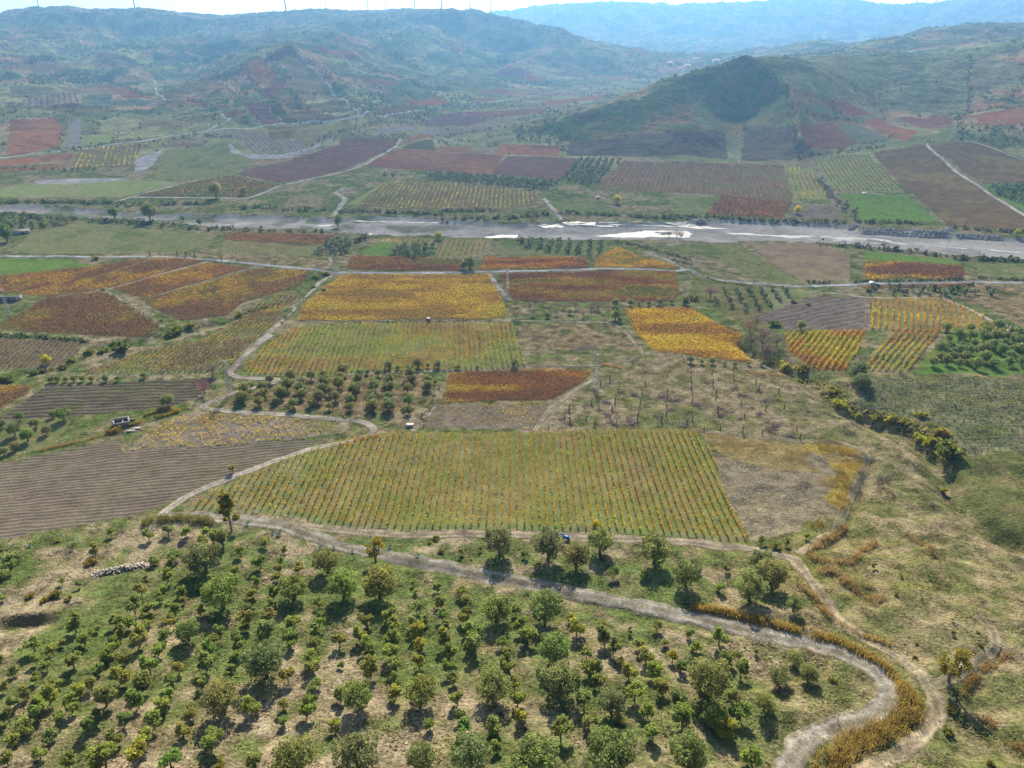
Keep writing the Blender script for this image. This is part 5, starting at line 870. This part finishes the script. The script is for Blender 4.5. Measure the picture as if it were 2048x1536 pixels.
reeds('L', [(745,360),(830,440),(900,530),(980,590),(1100,645),(1260,705)], 1.6, 1.4, (.41,.29,.11), 22, name='grass_strip', label='orange tall grass strip along the sandy track')
reeds('L', [(1000,15),(890,90),(790,170),(830,210),(980,225),(1060,200),(1120,140),(1180,105)], 2.0, 1.3, (.41,.28,.11), 24, name='grass_strip', label='orange tall grass edging the curved bank')
reeds('L', [(870,260),(950,310),(1050,370),(1130,410),(1210,450)], 4.5, 1.5, (.38,.275,.125), 46, name='grass_patch', label='rust-brown tall grass patch on the slope')
reeds('L', [(1340,40),(1400,95),(1480,130),(1550,190)], 2.5, 1.0, (.36,.24,.10), 22, name='grass_strip', label='pale orange grass strip on the right slope')
reeds('L', [(1960,760),(1800,850),(1720,930),(1700,1000)], 1.5, 1.0, (.36,.23,.08), 18, name='grass_strip', label='orange grass along the lower bank at the right')
reeds('L', [(1810,1130),(1900,1210),(2048,1330)], 1.4, 1.1, (.38,.25,.10), 18, name='grass_strip', label='pale grass ridge at the lower right corner')
reeds('L', [(740,730),(850,760),(960,800)], 1.5, .9, (.36,.23,.08), 18, name='grass_strip', label='orange grass inside the hairpin')
reeds('G', [(850,500),(930,475),(1060,475),(980,500),(900,520),(800,550)], 1.6, 1.6, (.34,.26,.04), 16, name='grass_strip', label='yellow tall grass beside the ruined hut')
reeds('G', [(230,710),(400,670),(600,620),(700,600)], 1.6, .9, (.34,.22,.08), 14, name='grass_strip', label='orange grass along the edge of the small left grove')
reeds('G', [(840,1140),(950,1110),(1100,1110),(1250,1130)], 3.4, 1.8, (.22,.20,.05), 26, name='reed_clump', label='yellow-green reeds at the head of the orchard')
reeds('H', [(0,680),(120,640),(230,620)], 1.6, .8, (.36,.20,.08), 14, name='grass_strip', label='orange grass under the track bend')
reeds('H', [(1530,200),(1600,215),(1700,245)], 2.2, 1.0, (.36,.21,.09), 18, name='grass_patch', label='orange grass bank behind the stumps')
reeds('I', [(450,255),(560,260),(650,275)], 3.5, 1.0, (.36,.22,.10), 20, name='grass_patch', label='orange grass by the thicket at the gully head')
reeds('I', [(800,1160),(880,1130)], 3.5, 1.3, (.30,.22,.05), 26, name='grass_patch', label='golden grass beside the track junction')
reeds('I', [(850,690),(1000,700),(1060,760),(1040,830),(930,880),(960,960),(970,1040)], 8, .8, (.36,.25,.05), 60, name='grass_patch', label='golden tall grass at the edge of the fallow field')
reeds('I', [(200,640),(400,680),(600,700),(780,740)], 12, .6, (.34,.245,.09), 70, name='grass_patch', label='straw-coloured tall grass across the fallow field')
# tufts over the open ground nearby
m = 90000; tx = rng.uniform(-.72, .72, m); ty_ = np.exp(rng.uniform(np.log(80), np.log(330), m)); tx = tx * (ty_ + 66)
rr_ = np.clip(YS.searchsorted(ty_) - 1, 0, len(YS) - 2); cc_ = np.clip(np.searchsorted(US, tx / (ty_ + 66)) - 1, 0, len(US) - 2)
tuf = np.array([True, False] + [f_[1] in ('twig','gold','goldy','scrub','dry','meadow') for f_ in FIELDS]); den = np.array([0, 0] + [.12 if f_[1] in ('twig','gold','goldy','scrub') else 0 for f_ in FIELDS])
ok = tuf[FID[rr_, cc_]] & (fbm(tx, ty_, 6, 3, 222) + den[FID[rr_, cc_]] > .44) & (polydist(tx, ty_, LOWROAD[::4]) > 3.6); fi_ = FID[rr_, cc_][ok]; tx, ty_ = tx[ok], ty_[ok]; m = len(tx)
gc = ground_cols('near', tx, ty_, gz(tx, ty_))
for k_ in np.unique(fi_):
    if k_ > 1: q_ = fi_ == k_; gc[q_] = ground_cols(FIELDS[k_ - 2][1], tx[q_], ty_[q_], 0); gc = gc * rng.uniform(.85, 1.2, (m, 1)); mb = MB(); hgt = rng.uniform(.08, .32, m) * (.6 + .8 * fbm(tx, ty_, 12, 2, 223))
mb.leaves(np.stack([tx, ty_, gz(tx, ty_) + hgt * .4], -1), hgt * 2.2, gc, .8, .35); tag(link('grass_tufts', mb.mesh('grass_tufts', [leaf_mat('tuft_blades', .55, False)])), kind='stuff')

# ------------------------------------------------------------------ stumps and cut branches in the felled orchard
BRK = (.075,.06,.05)
def make_stump(k):
    mb = MB(); h = random.uniform(1.5, 2.4); mb.tube([(0,0,-.1),(random.uniform(-.1,.1),.05,h*.5),(random.uniform(-.2,.2),0,h)], [.26,.2,.15], BRK, 6)
    for i in range(k % 4):
        an = i * 2.1 + k; z = h * random.uniform(.6, .95); mb.tube([(0,0,z*.9),(math.cos(an)*.45,math.sin(an)*.45,z+.5),(math.cos(an)*.6,math.sin(an)*.6,z+random.uniform(.6,1.2))], [.12,.1,.07], BRK, 5)
    return mb.mesh('tree_stump', [BARK])
STM = [make_stump(k) for k in range(7)]
SH = [(1580,285),(1690,265),(1630,355),(1770,370),(1785,310),(1612,395),(1607,425),(1592,460),(1578,510),(1617,530),(1740,515),(1748,480),(1754,440),(1760,405),(1915,255),(1930,220),(1915,350),(1915,385),(1912,440),(1880,525),(1910,495),(2030,545),(1438,515),(1472,425),(1500,350),(1525,310),(1340,460),(1492,550),(1315,515),(1220,570),(1345,530)]
SI = [(98,245),(98,270),(100,300),(100,335),(105,375),(105,415),(222,250),(228,290),(228,320),(245,365),(245,400),(345,235),(350,275),(362,325),(378,375),(495,340),(478,305),(612,360),(645,448),(255,480),(410,500),(580,550),(535,460),(392,425),(75,545),(107,525),(270,572),(400,592),(515,600),(718,575),(735,625),(175,570)]
g = np.vstack([ground([(x, y + 4) for x, y in px('H', SH)]), ground([(x, y + 4) for x, y in px('I', SI)])]); od = np.argsort([project(p)[0] for p in g])
for i, j in enumerate(od):
    o = link('tree_stump', STM[i % 7]); o.location = g[j]; o.rotation_euler = (0, 0, random.uniform(0, 6)); s = random.uniform(.8, 1.2) * (1.5 if i == 55 else 1); o.scale = (s, s, s)
    tag(o, 'dark pollarded tree stump in the felled orchard, %s from the left' % ordinal(i + 1), 'tree stump', 'stumps of the felled orchard')
def make_brush(k):
    mb = MB(); m = 150; P = rng.normal(0, 1, (m, 3)) * [.85, .6, .0]; P[:, 2] = np.abs(rng.normal(0, .22, m)) + .08; c = np.array([.20,.155,.15]) * rng.uniform(.7, 1.35, (m, 1))
    mb.leaves(P, rng.uniform(.7, 1.5, m), c, .09); return mb.mesh('brushwood_pile', [STRAW])
BRM = [make_brush(k) for k in range(4)]
g = np.vstack([ground(px('H', [(1650,362),(1720,378),(1890,392),(1945,412),(1560,497),(1600,547),(1300,522),(1690,527),(1430,442),(1480,352),(1560,427),(1850,507),(1940,467),(1345,550),(1720,545)])), ground(px('I', [(130,437),(350,342),(400,382),(280,502),(390,522),(540,412),(600,562),(560,587),(680,622),(270,457),(500,492),(20,410),(60,560)]))]); od = np.argsort([project(p)[0] for p in g])
for i, j in enumerate(od):
    o = link('brushwood_pile', BRM[i % 4]); o.location = g[j]; o.rotation_euler = (0, 0, random.uniform(0, 6)); s = random.uniform(.9, 1.6); o.scale = (s * 1.3, s, s)
    tag(o, 'purple-grey pile of cut branches between the stumps, %s from the left' % ordinal(i + 1), 'brushwood', 'brushwood piles between the stumps')

# ------------------------------------------------------------------ gravel heaps in the river bed
def make_heap():
    r, a = np.meshgrid(np.linspace(0, 1, 7), np.linspace(0, 2 * math.pi, 17)[:-1], indexing='ij'); rr = r * (1 + .18 * np.sin(a * 3 + 1) + rng.normal(0, .04, r.shape)); z = np.maximum(0, 1 - r ** 1.3) + rng.normal(0, .04, r.shape) * (r < .95) - .1 * (r > .95)
    V = np.stack([rr * np.cos(a), rr * np.sin(a), z], -1).reshape(-1, 3); F = [[i * 16 + j, i * 16 + (j + 1) % 16, (i + 1) * 16 + (j + 1) % 16, (i + 1) * 16 + j] for i in range(6) for j in range(16)]
    c = np.array([.26,.245,.235]) * rng.uniform(.85, 1.15, (len(V), 1)); return mesh_np('gravel_heap', V, F, c, [GM['river']])
HEAP = [make_heap() for _ in range(3)]; hp = []
for x in range(1105, 1600, 27): hp += [(x, 342 + (x - 1105) * .05), (x + 13, 356 + (x - 1105) * .06), (x + 5, 371 + (x - 1105) * .055)]
for x in range(1660, 1910, 30): hp += [(x, 376 + (x - 1660) * .07), (x + 14, 390 + (x - 1660) * .08)]
g = ground(px('F', hp)); od = np.argsort(g[:, 0])
for i, j in enumerate(od):
    o = link('gravel_heap', HEAP[i % 3]); o.location = g[j]; s = random.uniform(2.0, 2.9); o.scale = (s, s, s * .62); o.rotation_euler = (0, 0, random.uniform(0, 6)); tag(o, 'grey gravel heap dumped on the river bed, %s from the left' % ordinal(i + 1), 'gravel heap', 'gravel heaps on the river bed')
for i, p in enumerate(ground(px('F', [(1055, 335), (150, 300), (1605, 355)]))):
    o = link('gravel_heap', HEAP[i % 3]); o.location = p; o.scale = (6, 5, 3.2); tag(o, ['large gravel cone at the mouth of the side stream', 'gravel mound beside the left water channel', 'gravel mound under the gully of the green field'][i], 'gravel heap')

# ------------------------------------------------------------------ lattice masts
def mast():
    root_parts = {}; H, b, t = 17.0, .95, .35; st = (.24,.25,.27); legs = []
    for sx, sy in ((-1,-1),(1,-1),(1,1),(-1,1)):
        mb = MB(); mb.tube([(sx*b,sy*b,-.3),(sx*t,sy*t,H)], .07, st, 4); legs.append(mb.mesh('leg', [STEEL]))
    br = MB(); n_ = 13
    for i in range(n_):
        z0, z1 = H * i / n_, H * (i + 1) / n_; w0, w1 = b + (t - b) * i / n_, b + (t - b) * (i + 1) / n_
        for (ax, ay), (bx, by) in (((-1,-1),(1,-1)),((1,-1),(1,1)),((1,1),(-1,1)),((-1,1),(-1,-1))):
            p, q = ((ax, ay), (bx, by)) if i % 2 else ((bx, by), (ax, ay)); br.tube([(p[0]*w0,p[1]*w0,z0),(q[0]*w1,q[1]*w1,z1)], .05, st, 3, False); br.tube([(ax*w1,ay*w1,z1),(bx*w1,by*w1,z1)], .04, st, 3, False)
    arm = MB(); arm.box((0,0,H-.2), (2.6,.18,.18), st); arm.box((0,0,H-1.5), (1.8,.15,.15), st); ins = MB()
    for x in (-1.2, 0, 1.2): ins.tube([(x,0,H-.1),(x,0,H+.45)], [.16,.1], (.62,.64,.66), 6)
    ins.box((0, 0, H - .8), (.55, .5, .7), (.6,.62,.65))
    return legs, br.mesh('bracing', [STEEL]), arm.mesh('crossarm', [STEEL]), ins.mesh('insulator', [PAINT])
ML, MBR, MAR, MIN_ = mast()
for (bx, by, hpx), lab in (((1191,776,67), 'steel lattice mast beside the felled orchard'), ((1015,590,52), 'steel lattice mast by the paved road between two vineyards'), ((461,790,67), 'steel lattice mast beside the white track'), ((20,636,60), 'steel lattice mast by the dark stone ruin'), ((1890,508,40), 'steel lattice mast on the river bank')):
    p = ground([(bx, by)])[0]; r = empty('lattice_mast', p, .25); tag(r, lab, 'mast', 'lattice masts')
    for m_ in ML: link('leg', m_, r)
    link('bracing', MBR, r); link('crossarm', MAR, r); link('insulator', MIN_, r)

# ------------------------------------------------------------------ wind turbines on the ridges
def turbine():
    backlit_grey = (.16,.165,.175); a = MB(); a.tube([(0,0,-5),(0,0,78)], [3.4,2.2], backlit_grey, 10); b = MB(); b.box((0,1.5,79.5), (3.4,9,3.6), backlit_grey); c = MB(); c.tube([(0,-4.6,79.5),(0,-3,79.5)], [.6,1.6], backlit_grey, 8)  # dark grey paint puts the backlit shade of white towers into the colour
    d = MB(); z = np.linspace(0, 42, 7); ch = np.array([1.3,3.2,2.8,2.2,1.6,1.1,.4]); V = []
    for zz, cw_ in zip(z, ch): V += [(-cw_*.35, .12, zz), (cw_*.65, .12, zz), (cw_*.65, -.12, zz), (-cw_*.35, -.35, zz)]
    F = [[i*4+j, i*4+(j+1) % 4, i*4+4+(j+1) % 4, i*4+4+j] for i in range(6) for j in range(4)]; d.add(V, F, backlit_grey)
    return a.mesh('tower', [PAINT]), b.mesh('nacelle', [PAINT]), c.mesh('hub', [PAINT]), d.mesh('blade', [PAINT])
TU = turbine(); TB = [(78,18,1.0,.3),(270,18,1.0,1.1),(572,22,1.0,2.4),(652,20,.42,.2),(489,31,.3,.5),(552,25,.35,1.5),(592,19,.35,.9),(736,24,.75,2.2),(771,26,.75,.1),(830,18,.8,1.5),(883,22,.75,.7),(940,19,.7,.4),(981,24,.9,1.0),(996,24,.6,.6),(1067,16,.9,1.7),(1134,11,.9,.8),(1201,9,.9,.2),(1265,12,.9,.4),(1328,13,.9,2.0),(1385,13,.9,1.3),(1445,11,.9,.6),(1506,7,.9,.9),(1833,12,.9,.2),(1872,8,.9,1.9)]
for i, (bx, by, s, ph) in enumerate(TB):
    cand = ground([(bx, by + k) for k in range(-6, 14)]); ok = [c for c in cand if 1500 < c[1] < 9000]; p = ok[0] if ok else cand[-1]
    r = empty('wind_turbine', p, random.uniform(-.5, .5), s * (1.0 if p[1] < 4000 else 1.5)); tag(r, 'pale wind turbine on the ridge line, %s from the left' % ordinal(1 + sorted(t[0] for t in TB).index(bx)), 'wind turbine', 'wind turbines on the ridges')
    for nm, me in zip(('tower', 'nacelle', 'hub'), TU): link(nm, me, r)
    for k in range(3): o = link('blade', TU[3], r); o.location = (0, -3.9, 79.5); o.rotation_euler = (0, ph + k * 2.0944, 0)

# ------------------------------------------------------------------ vehicles
def wheel(root, x, y, r, wd, col=(.03,.03,.03), rim=(.5,.5,.5)):
    a = MB(); a.tube([(0,-wd/2,0),(0,-wd/2*.8,0),(0,wd/2*.8,0),(0,wd/2,0)], [r*.9,r,r,r*.9], col, 14); b = MB(); b.tube([(0,-wd/2-.01,0),(0,wd/2+.01,0)], r*.55, rim, 10)
    o = link('wheel', a.mesh('wheel', [RUBBER]), root); o.location = (x, y, r); link('rim', b.mesh('rim', [PAINT]), o)
BLUE = (.03,.12,.42)
p = ground([(1127,1079)])[0]; r = empty('tractor', p, -.28); tag(r, 'blue farm tractor with white lamps on the farm track', 'tractor')
m = MB(); m.box((1.0,0,1.15), (1.9,.85,.75), BLUE, taper=.9); m.box((1.9,0,1.1), (.25,.8,.6), BLUE, taper=.8); link('bonnet', m.mesh('bonnet', [PAINT]), r)
m = MB(); m.box((.3,0,.75), (3.0,.5,.4), (.06,.06,.07)); link('chassis', m.mesh('chassis', [PAINT]), r)
for y in (-.72, .72):
    m = MB(); m.tube([(-1.45,y,1.1),(-1.2,y,1.62),(-.6,y,1.7),(-.05,y,1.3)], [.1,.24,.24,.1], BLUE, 6); link('mudguard', m.mesh('mudguard', [PAINT]), r)
    m = MB(); m.box((2.04,y*.35,1.22), (.08,.2,.16), (.9,.9,.88)); link('headlight', m.mesh('headlight', [PAINT]), r)
    wheel(r, -.75, y * 1.12, .72, .42, rim=(.55,.1,.25)); wheel(r, 1.5, y, .42, .28, rim=(.75,.75,.75))
m = MB(); m.box((-.75,0,1.35), (.5,.55,.16), (.05,.05,.05)); m.box((-1.0,0,1.65), (.12,.55,.5), (.05,.05,.05)); link('seat', m.mesh('seat', [RUBBER]), r)
m = MB(); m.tube([(-.1,0,1.45),(-.35,0,1.85)], .04, (.05,.05,.05), 5); m.tube([(-.35+.02,.2*math.cos(a),1.85+.15*math.sin(a)) for a in np.linspace(0,6.28,12)], .03, (.05,.05,.05), 4); link('steering_wheel', m.mesh('steering_wheel', [RUBBER]), r)
m = MB(); m.tube([(-1.4,-.5,1.3),(-1.45,-.5,2.4),(-1.45,.5,2.4),(-1.4,.5,1.3)], .045, BLUE, 5); link('roll_bar', m.mesh('roll_bar', [PAINT]), r)
p2 = ground([(1110,1071)])[0]; r2 = empty('sprayer_trailer', p2, -.28); tag(r2, 'trailer with a pale blue tank behind the blue tractor', 'trailer')
m = MB(); m.tube([(-1.3,0,1.25),(-1.2,0,1.25),(1.0,0,1.25),(1.1,0,1.25)], [.4,.68,.68,.4], (.42,.58,.80), 14); link('tank', m.mesh('tank', [PAINT]), r2)
m = MB(); m.box((.1,0,.55), (3.0,.7,.14), (.05,.12,.4)); m.box((1.9,0,.55), (1.0,.12,.1), (.05,.12,.4)); link('frame', m.mesh('frame', [PAINT]), r2)
for y in (-.75, .75): wheel(r2, -.2, y, .45, .25)
def car(p, rz, col, label, cat, name, van=False):
    r = empty(name, p, rz); tag(r, label, cat); L, Wd, h = 4.2, 1.75, .62
    prof = [(-2.1,.3),(-2.1,.85),(-1.9,.95),(-1.3,1.45) if not van else (-2.05,1.75),(-.9,1.5) if not van else (-1.8,1.85),(.4,1.5) if not van else (.9,1.85),(1.05,.98),(1.95,.82),(2.1,.6),(2.1,.3)]
    m = MB(); nP = len(prof)
    def sec(y, k): return [(x, y * (1 if z < 1 else k), z) for x, z in prof]
    V = sec(-Wd/2, .82) + sec(Wd/2, .82); F = [[i, i+1, nP+i+1, nP+i] for i in range(nP - 1)] + [[0, nP, 2*nP-1, nP-1]]; m.add(V, F, col)
    for o_ in (0, nP): m.add(V[o_:o_+nP], [[0,1,2,nP-1],[2,7,8,nP-1],[2,3,6,7],[3,4,5,6]], col)
    link('body', m.mesh('body', [PAINT]), r)
    for nm, a, b in (('windscreen', (.42,1.46), (1.0,1.02)), ('rear_window', (-1.86,1.0), (-1.34,1.42))):
        m = MB(); m.add([(a[0]+.02,-.62,a[1]+.02),(a[0]+.02,.62,a[1]+.02),(b[0]+.02,.68,b[1]+.02),(b[0]+.02,-.68,b[1]+.02)], [[0,1,2,3]], (.02,.025,.03)); link(nm, m.mesh(nm, [GLASS]), r)
    for y in (-1, 1):
        m = MB(); m.add([(-1.2,y*.78,1.38),(.35,y*.78,1.38),(.85,y*.85,1.02),(-1.7,y*.85,1.02)], [[0,1,2,3]], (.02,.025,.03)); link('side_window', m.mesh('side_window', [GLASS]), r)
        m = MB(); m.box((2.06,y*.6,.68), (.1,.3,.14), (.9,.9,.9)); link('headlight', m.mesh('headlight', [PAINT]), r)
        for x in (-1.3, 1.3): wheel(r, x, y * .8, .32, .2)
    return r
p = ground([(1745,568)])[0]; p[2] += .2; car(p, .05, (.8,.8,.8), 'white car driving along the paved road', 'car', 'car')
p = ground([(1729,388)])[0]; car(p, .2, (.7,.72,.75), 'white van parked at the top of the green field', 'van', 'van', True)
p = ground([(858,643)])[0]; r = empty('farm_tractor', p, 1.2); tag(r, 'small red tractor with a pale cab roof on the dirt path', 'tractor')
m = MB(); m.box((.9,0,1.0), (1.7,.8,.8), (.4,.03,.03), taper=.9); link('bonnet', m.mesh('bonnet', [PAINT]), r); m = MB(); m.box((-.6,0,2.3), (1.6,1.4,.14), (.55,.7,.72)); link('cab_roof', m.mesh('cab_roof', [PAINT]), r); m = MB(); m.box((-.6,0,1.6), (1.3,1.2,1.3), (.03,.035,.04), taper=.95); link('cab_glass', m.mesh('cab_glass', [GLASS]), r)
for y in (-.8, .8): wheel(r, -.7, y, .75, .4); wheel(r, 1.3, y * .85, .42, .28)

# ------------------------------------------------------------------ small buildings and stonework
def wallbox(name, root, c, d, col): m = MB(); m.box(c, d, col); return link(name, m.mesh(name, [STONE]), root)
GS = (.21,.195,.18)
p = ground([(244,850)])[0]; r = empty('ruined_hut', p, .45); tag(r, 'roofless grey stone hut overgrown at one side', 'hut')
wallbox('wall', r, (0,-2.2,1.0), (6.0,.45,2.4), GS); wallbox('wall', r, (0,2.2,1.1), (6.0,.45,2.6), GS); wallbox('wall', r, (-2.8,0,.95), (.44,3.95,2.3), GS); wallbox('wall', r, (2.8,0,1.05), (.44,3.95,2.5), GS); wallbox('partition', r, (.6,0,.8), (.35,3.95,1.9), GS); wallbox('side_wall', r, (4.0,1.9,.45), (2.0,.4,1.1), GS); wallbox('doorway', r, (-1.4,-2.44,.7), (.9,.06,1.5), (.02,.02,.02))
for q, rz, lab in (((262,863),.4,'flat concrete slab below the ruined hut'), ((272,858),.4,'concrete slab nearest the dirt lane above')):
    p = ground([q])[0]; m = MB(); m.box((0,0,.3), (3.0,1.5,.28), (.25,.24,.22)); m.box((0,0,.05), (2.6,1.1,.3), (.2,.19,.18)); o = link('concrete_slab', m.mesh('concrete_slab', [STONE])); o.location = p; o.rotation_euler = (0,.05,rz); tag(o, lab, 'slab')
p = ground([(820,853)])[0]; r = empty('water_trough', p, .05); tag(r, 'pale concrete trough at the track fork', 'trough'); wallbox('lid', r, (0,0,.95), (3.0,1.6,.18), (.5,.49,.47)); wallbox('basin', r, (0,0,.4), (2.8,1.4,.9), (.28,.27,.26))
p = ground([(18,602)])[0]; r = empty('stone_ruin', p, -.05); tag(r, 'dark stone ruin at the left edge among the vines', 'ruin'); wallbox('wall', r, (0,-1.5,1.6), (13,.5,3.6), (.16,.15,.15)); wallbox('wall', r, (6.2,1.2,1.3), (.5,4.8,3.0), (.16,.15,.15)); wallbox('wall', r, (-6.2,1.2,1.1), (.5,4.8,2.6), (.16,.15,.15)); wallbox('doorway', r, (1.5,-1.78,.9), (1.0,.06,2.0), (.02,.02,.02)); wallbox('doorway', r, (-3.0,-1.78,1.4), (.9,.06,.9), (.02,.02,.02))
p = ground([(42,468)])[0]; r = empty('shed', p, .5); tag(r, 'low shed with a dark sloping roof at the left', 'shed'); wallbox('wall', r, (0,0,1.4), (13,6,2.9), (.25,.23,.22)); m = MB(); m.add([(-7,-3.6,2.9),(7,-3.6,2.9),(7,0,4.1),(-7,0,4.1),(7,3.6,2.9),(-7,3.6,2.9)], [[0,1,2,3],[3,2,4,5],[0,3,5,0],[1,4,2,1]], (.13,.11,.11)); link('roof', m.mesh('roof', [STONE]), r); wallbox('door', r, (2,-3.03,1.0), (1.4,.08,2.1), (.06,.06,.07))
p = ground([(2024,670)])[0]; r = empty('farm_hut', p, .1); tag(r, 'small dark hut beside the cypress at the right edge', 'hut'); wallbox('wall', r, (0,0,1.1), (5,3.4,2.4), (.20,.20,.23)); wallbox('roof', r, (0,0,2.42), (5.6,4.0,.2), (.34,.33,.33)); wallbox('door', r, (-.8,-1.74,.95), (1.0,.06,1.9), (.05,.05,.06)); wallbox('chimney', r, (-2,.6,2.8), (.6,.6,.7), (.6,.6,.58))
p = ground([(1195,398)])[0]; r = empty('pump_house', p, .2); tag(r, 'tiny pale pump house by the far river track', 'pump house'); wallbox('wall', r, (0,0,1.2), (3.4,2.8,2.6), (.5,.5,.5)); wallbox('roof', r, (0,0,2.6), (3.8,3.2,.2), (.3,.32,.36)); wallbox('door', r, (0,-1.43,.95), (.9,.06,1.9), (.08,.1,.14))
for (bx, by, L_, lab) in ((1432,124,26,'white farmhouse in the far valley beyond the hill'), (1392,120,20,'pale house in the far valley near the tree rows'), (1375,134,22,'low pale farm building in the far valley'), (1340,128,18,'little house on the far valley floor')):
    p = ground([(bx, by)])[0]; r = empty('farmhouse', p, random.uniform(-.3,.3)); tag(r, lab, 'house', 'houses in the far valley'); wallbox('wall', r, (0,0,3), (L_,11,7), (.72,.70,.66)); m = MB(); a = L_/2+.6; m.add([(-a,-6.2,6.5),(a,-6.2,6.5),(a,0,9.2),(-a,0,9.2),(a,6.2,6.5),(-a,6.2,6.5)], [[0,1,2,3],[3,2,4,5]], (.30,.16,.11)); link('roof', m.mesh('roof', [STONE]), r)
    for wx_ in (-.3, 0, .3): wallbox('window', r, (wx_*L_,-5.53,3.4), (1.6,.1,1.8), (.06,.07,.08))
# heap of field stones
p = ground(px('J', [(705,265)]))[0]; ax = rowdir('J', (540,275), (870,215)); L_ = np.linalg.norm(np.diff(ground(px('J', [(540,270),(870,215)]))[:, :2], axis=0)); mb = MB()
for i in range(520):
    u = random.uniform(-.5, .5); v_ = random.gauss(0, .17); hh = max(0, (1 - (2 * u) ** 2) ** .5 * (1 - abs(v_) * 2.2)); q = p[:2] + ax * u * L_ + np.array([-ax[1], ax[0]]) * v_ * 5.2; s = random.uniform(.22, .6)
    e = rng.normal(size=(3, 3)); Q, _ = np.linalg.qr(e); mb.box((q[0], q[1], gz(q[0], q[1]) + random.uniform(.1, 1) * hh * 1.5), (s, s * random.uniform(.6, 1), s * random.uniform(.5, .8)), np.array([.36,.32,.27]) * random.uniform(.6, 1.3), Q, random.uniform(.6, .9))
tag(link('stone_heap', mb.mesh('stone_heap', [STONE])), 'long heap of pale field stones in the upper orchard', 'stone heap')
# loose stones on the gravel road's bend
mb = MB(); LR = LOWROAD[len(LOWROAD) // 2:]
for i in range(420):
    q = LR[random.randrange(len(LR))] + np.array([random.gauss(0, 2.4), random.gauss(0, 2.4)]); s = random.uniform(.1, .34); Q, _ = np.linalg.qr(rng.normal(size=(3, 3))); mb.box((q[0], q[1], gz(q[0], q[1]) + .12), (s, s * .8, s * .6), np.array([.45,.42,.37]) * random.uniform(.7, 1.2), Q, .8)
tag(link('loose_gravel', mb.mesh('loose_gravel', [STONE])), kind='stuff')
# agaves and their flower stalk, fence posts
def make_agave():
    mb = MB()
    for i in range(18):
        a = i * 2.4; el = .35 + (i % 4) * .27; l = 1.25; d = np.array([math.cos(a) * math.cos(el), math.sin(a) * math.cos(el), math.sin(el)]); s = np.array([-math.sin(a), math.cos(a), 0]) * .11
        mb.add([s * .7, d * l * .45 + s, d * l, d * l * .45 - s], [[0,1,2,3]], np.array([.15,.21,.19]) * random.uniform(.8, 1.2)); 
    return mb.mesh('agave', [STRAW])
AG = make_agave(); ags = [(556,1072),(560,1066),(545,1068),(640,1098),(668,1098),(705,1105),(780,1095),(836,1113),(748,1107),(495,1050),(60,1092)]
g = ground(ags); od = np.argsort([a[0] for a in ags])
for i, j in enumerate(od):
    o = link('agave', AG); o.location = g[j]; s = random.uniform(.9, 1.5); o.scale = (s, s, s); o.rotation_euler = (0, 0, random.uniform(0, 6)); tag(o, 'spiky blue-green agave at the road edge, %s from the left' % ordinal(i + 1), 'agave', 'agaves at the road edge')
p = ground([(617,1096)])[0]; r = empty('agave_stalk', p); tag(r, 'tall dry agave flower stalk leaning over the gravel road', 'agave stalk'); m = MB(); m.tube([(0,0,0),(-1.0,.2,3.2),(-2.0,.3,6.4),(-2.6,.4,7.6)], [.12,.1,.07,.04], (.20,.15,.11), 6); link('stem', m.mesh('stem', [BARK]), r); m = MB()
for i in range(12):
    z = 4.8 + i * .24; bx_ = -1.5 - i * .1; a = i * 2.4; e = (bx_ + math.cos(a) * .75, .3 + math.sin(a) * .75, z + .35); m.tube([(bx_, .3, z), e], .03, (.2,.14,.11), 3); m.leaves([e] * 4 + rng.normal(0, .12, (4, 3)), .35, (.26,.15,.12), .8)
link('flower_head', m.mesh('flower_head', [BARK]), r)
pm = MB(); pm.tube([(0,0,-.2),(.03,0,1.0),(0,.03,2.1)], [.07,.06,.055], (.20,.17,.14), 5); PM = pm.mesh('fence_post', [BARK]); fps = px('L', [(785,1160),(955,1150),(1100,1000),(995,840)]) + px('K', [(1350,440),(1425,470),(1543,480),(80,190)]) + [(1594,1172)]
g = ground(fps); od = np.argsort([a[0] for a in fps])
for i, j in enumerate(od):
    o = link('fence_post', PM); o.location = g[j]; s = 2.6 if fps[j][0] == 1594 else random.uniform(.8, 1.3); o.scale = (1.2, 1.2, s); o.rotation_euler = (random.uniform(-.08, .08), random.uniform(-.08, .08), 0); tag(o, 'thin weathered post by the gravel road, %s from the left' % ordinal(i + 1), 'post', 'posts by the gravel road')

# ------------------------------------------------------------------ the hazy air of the valley
mb = MB(); mb.box((0, 4700, 300), (36000, 10600, 760), (1, 1, 1)); hz_m, ht, ho = newmat('hazy_air'); pv = N(ht, 'ShaderNodeVolumePrincipled')
pv.inputs['Color'].default_value = (.22, .54, 1.0, 1); pv.inputs['Density'].default_value = 0.000098; pv.inputs['Anisotropy'].default_value = 0.5
ht.links.new(pv.outputs[0], ho.inputs['Volume']); tag(link('haze', mb.mesh('haze', [hz_m])), kind='stuff')
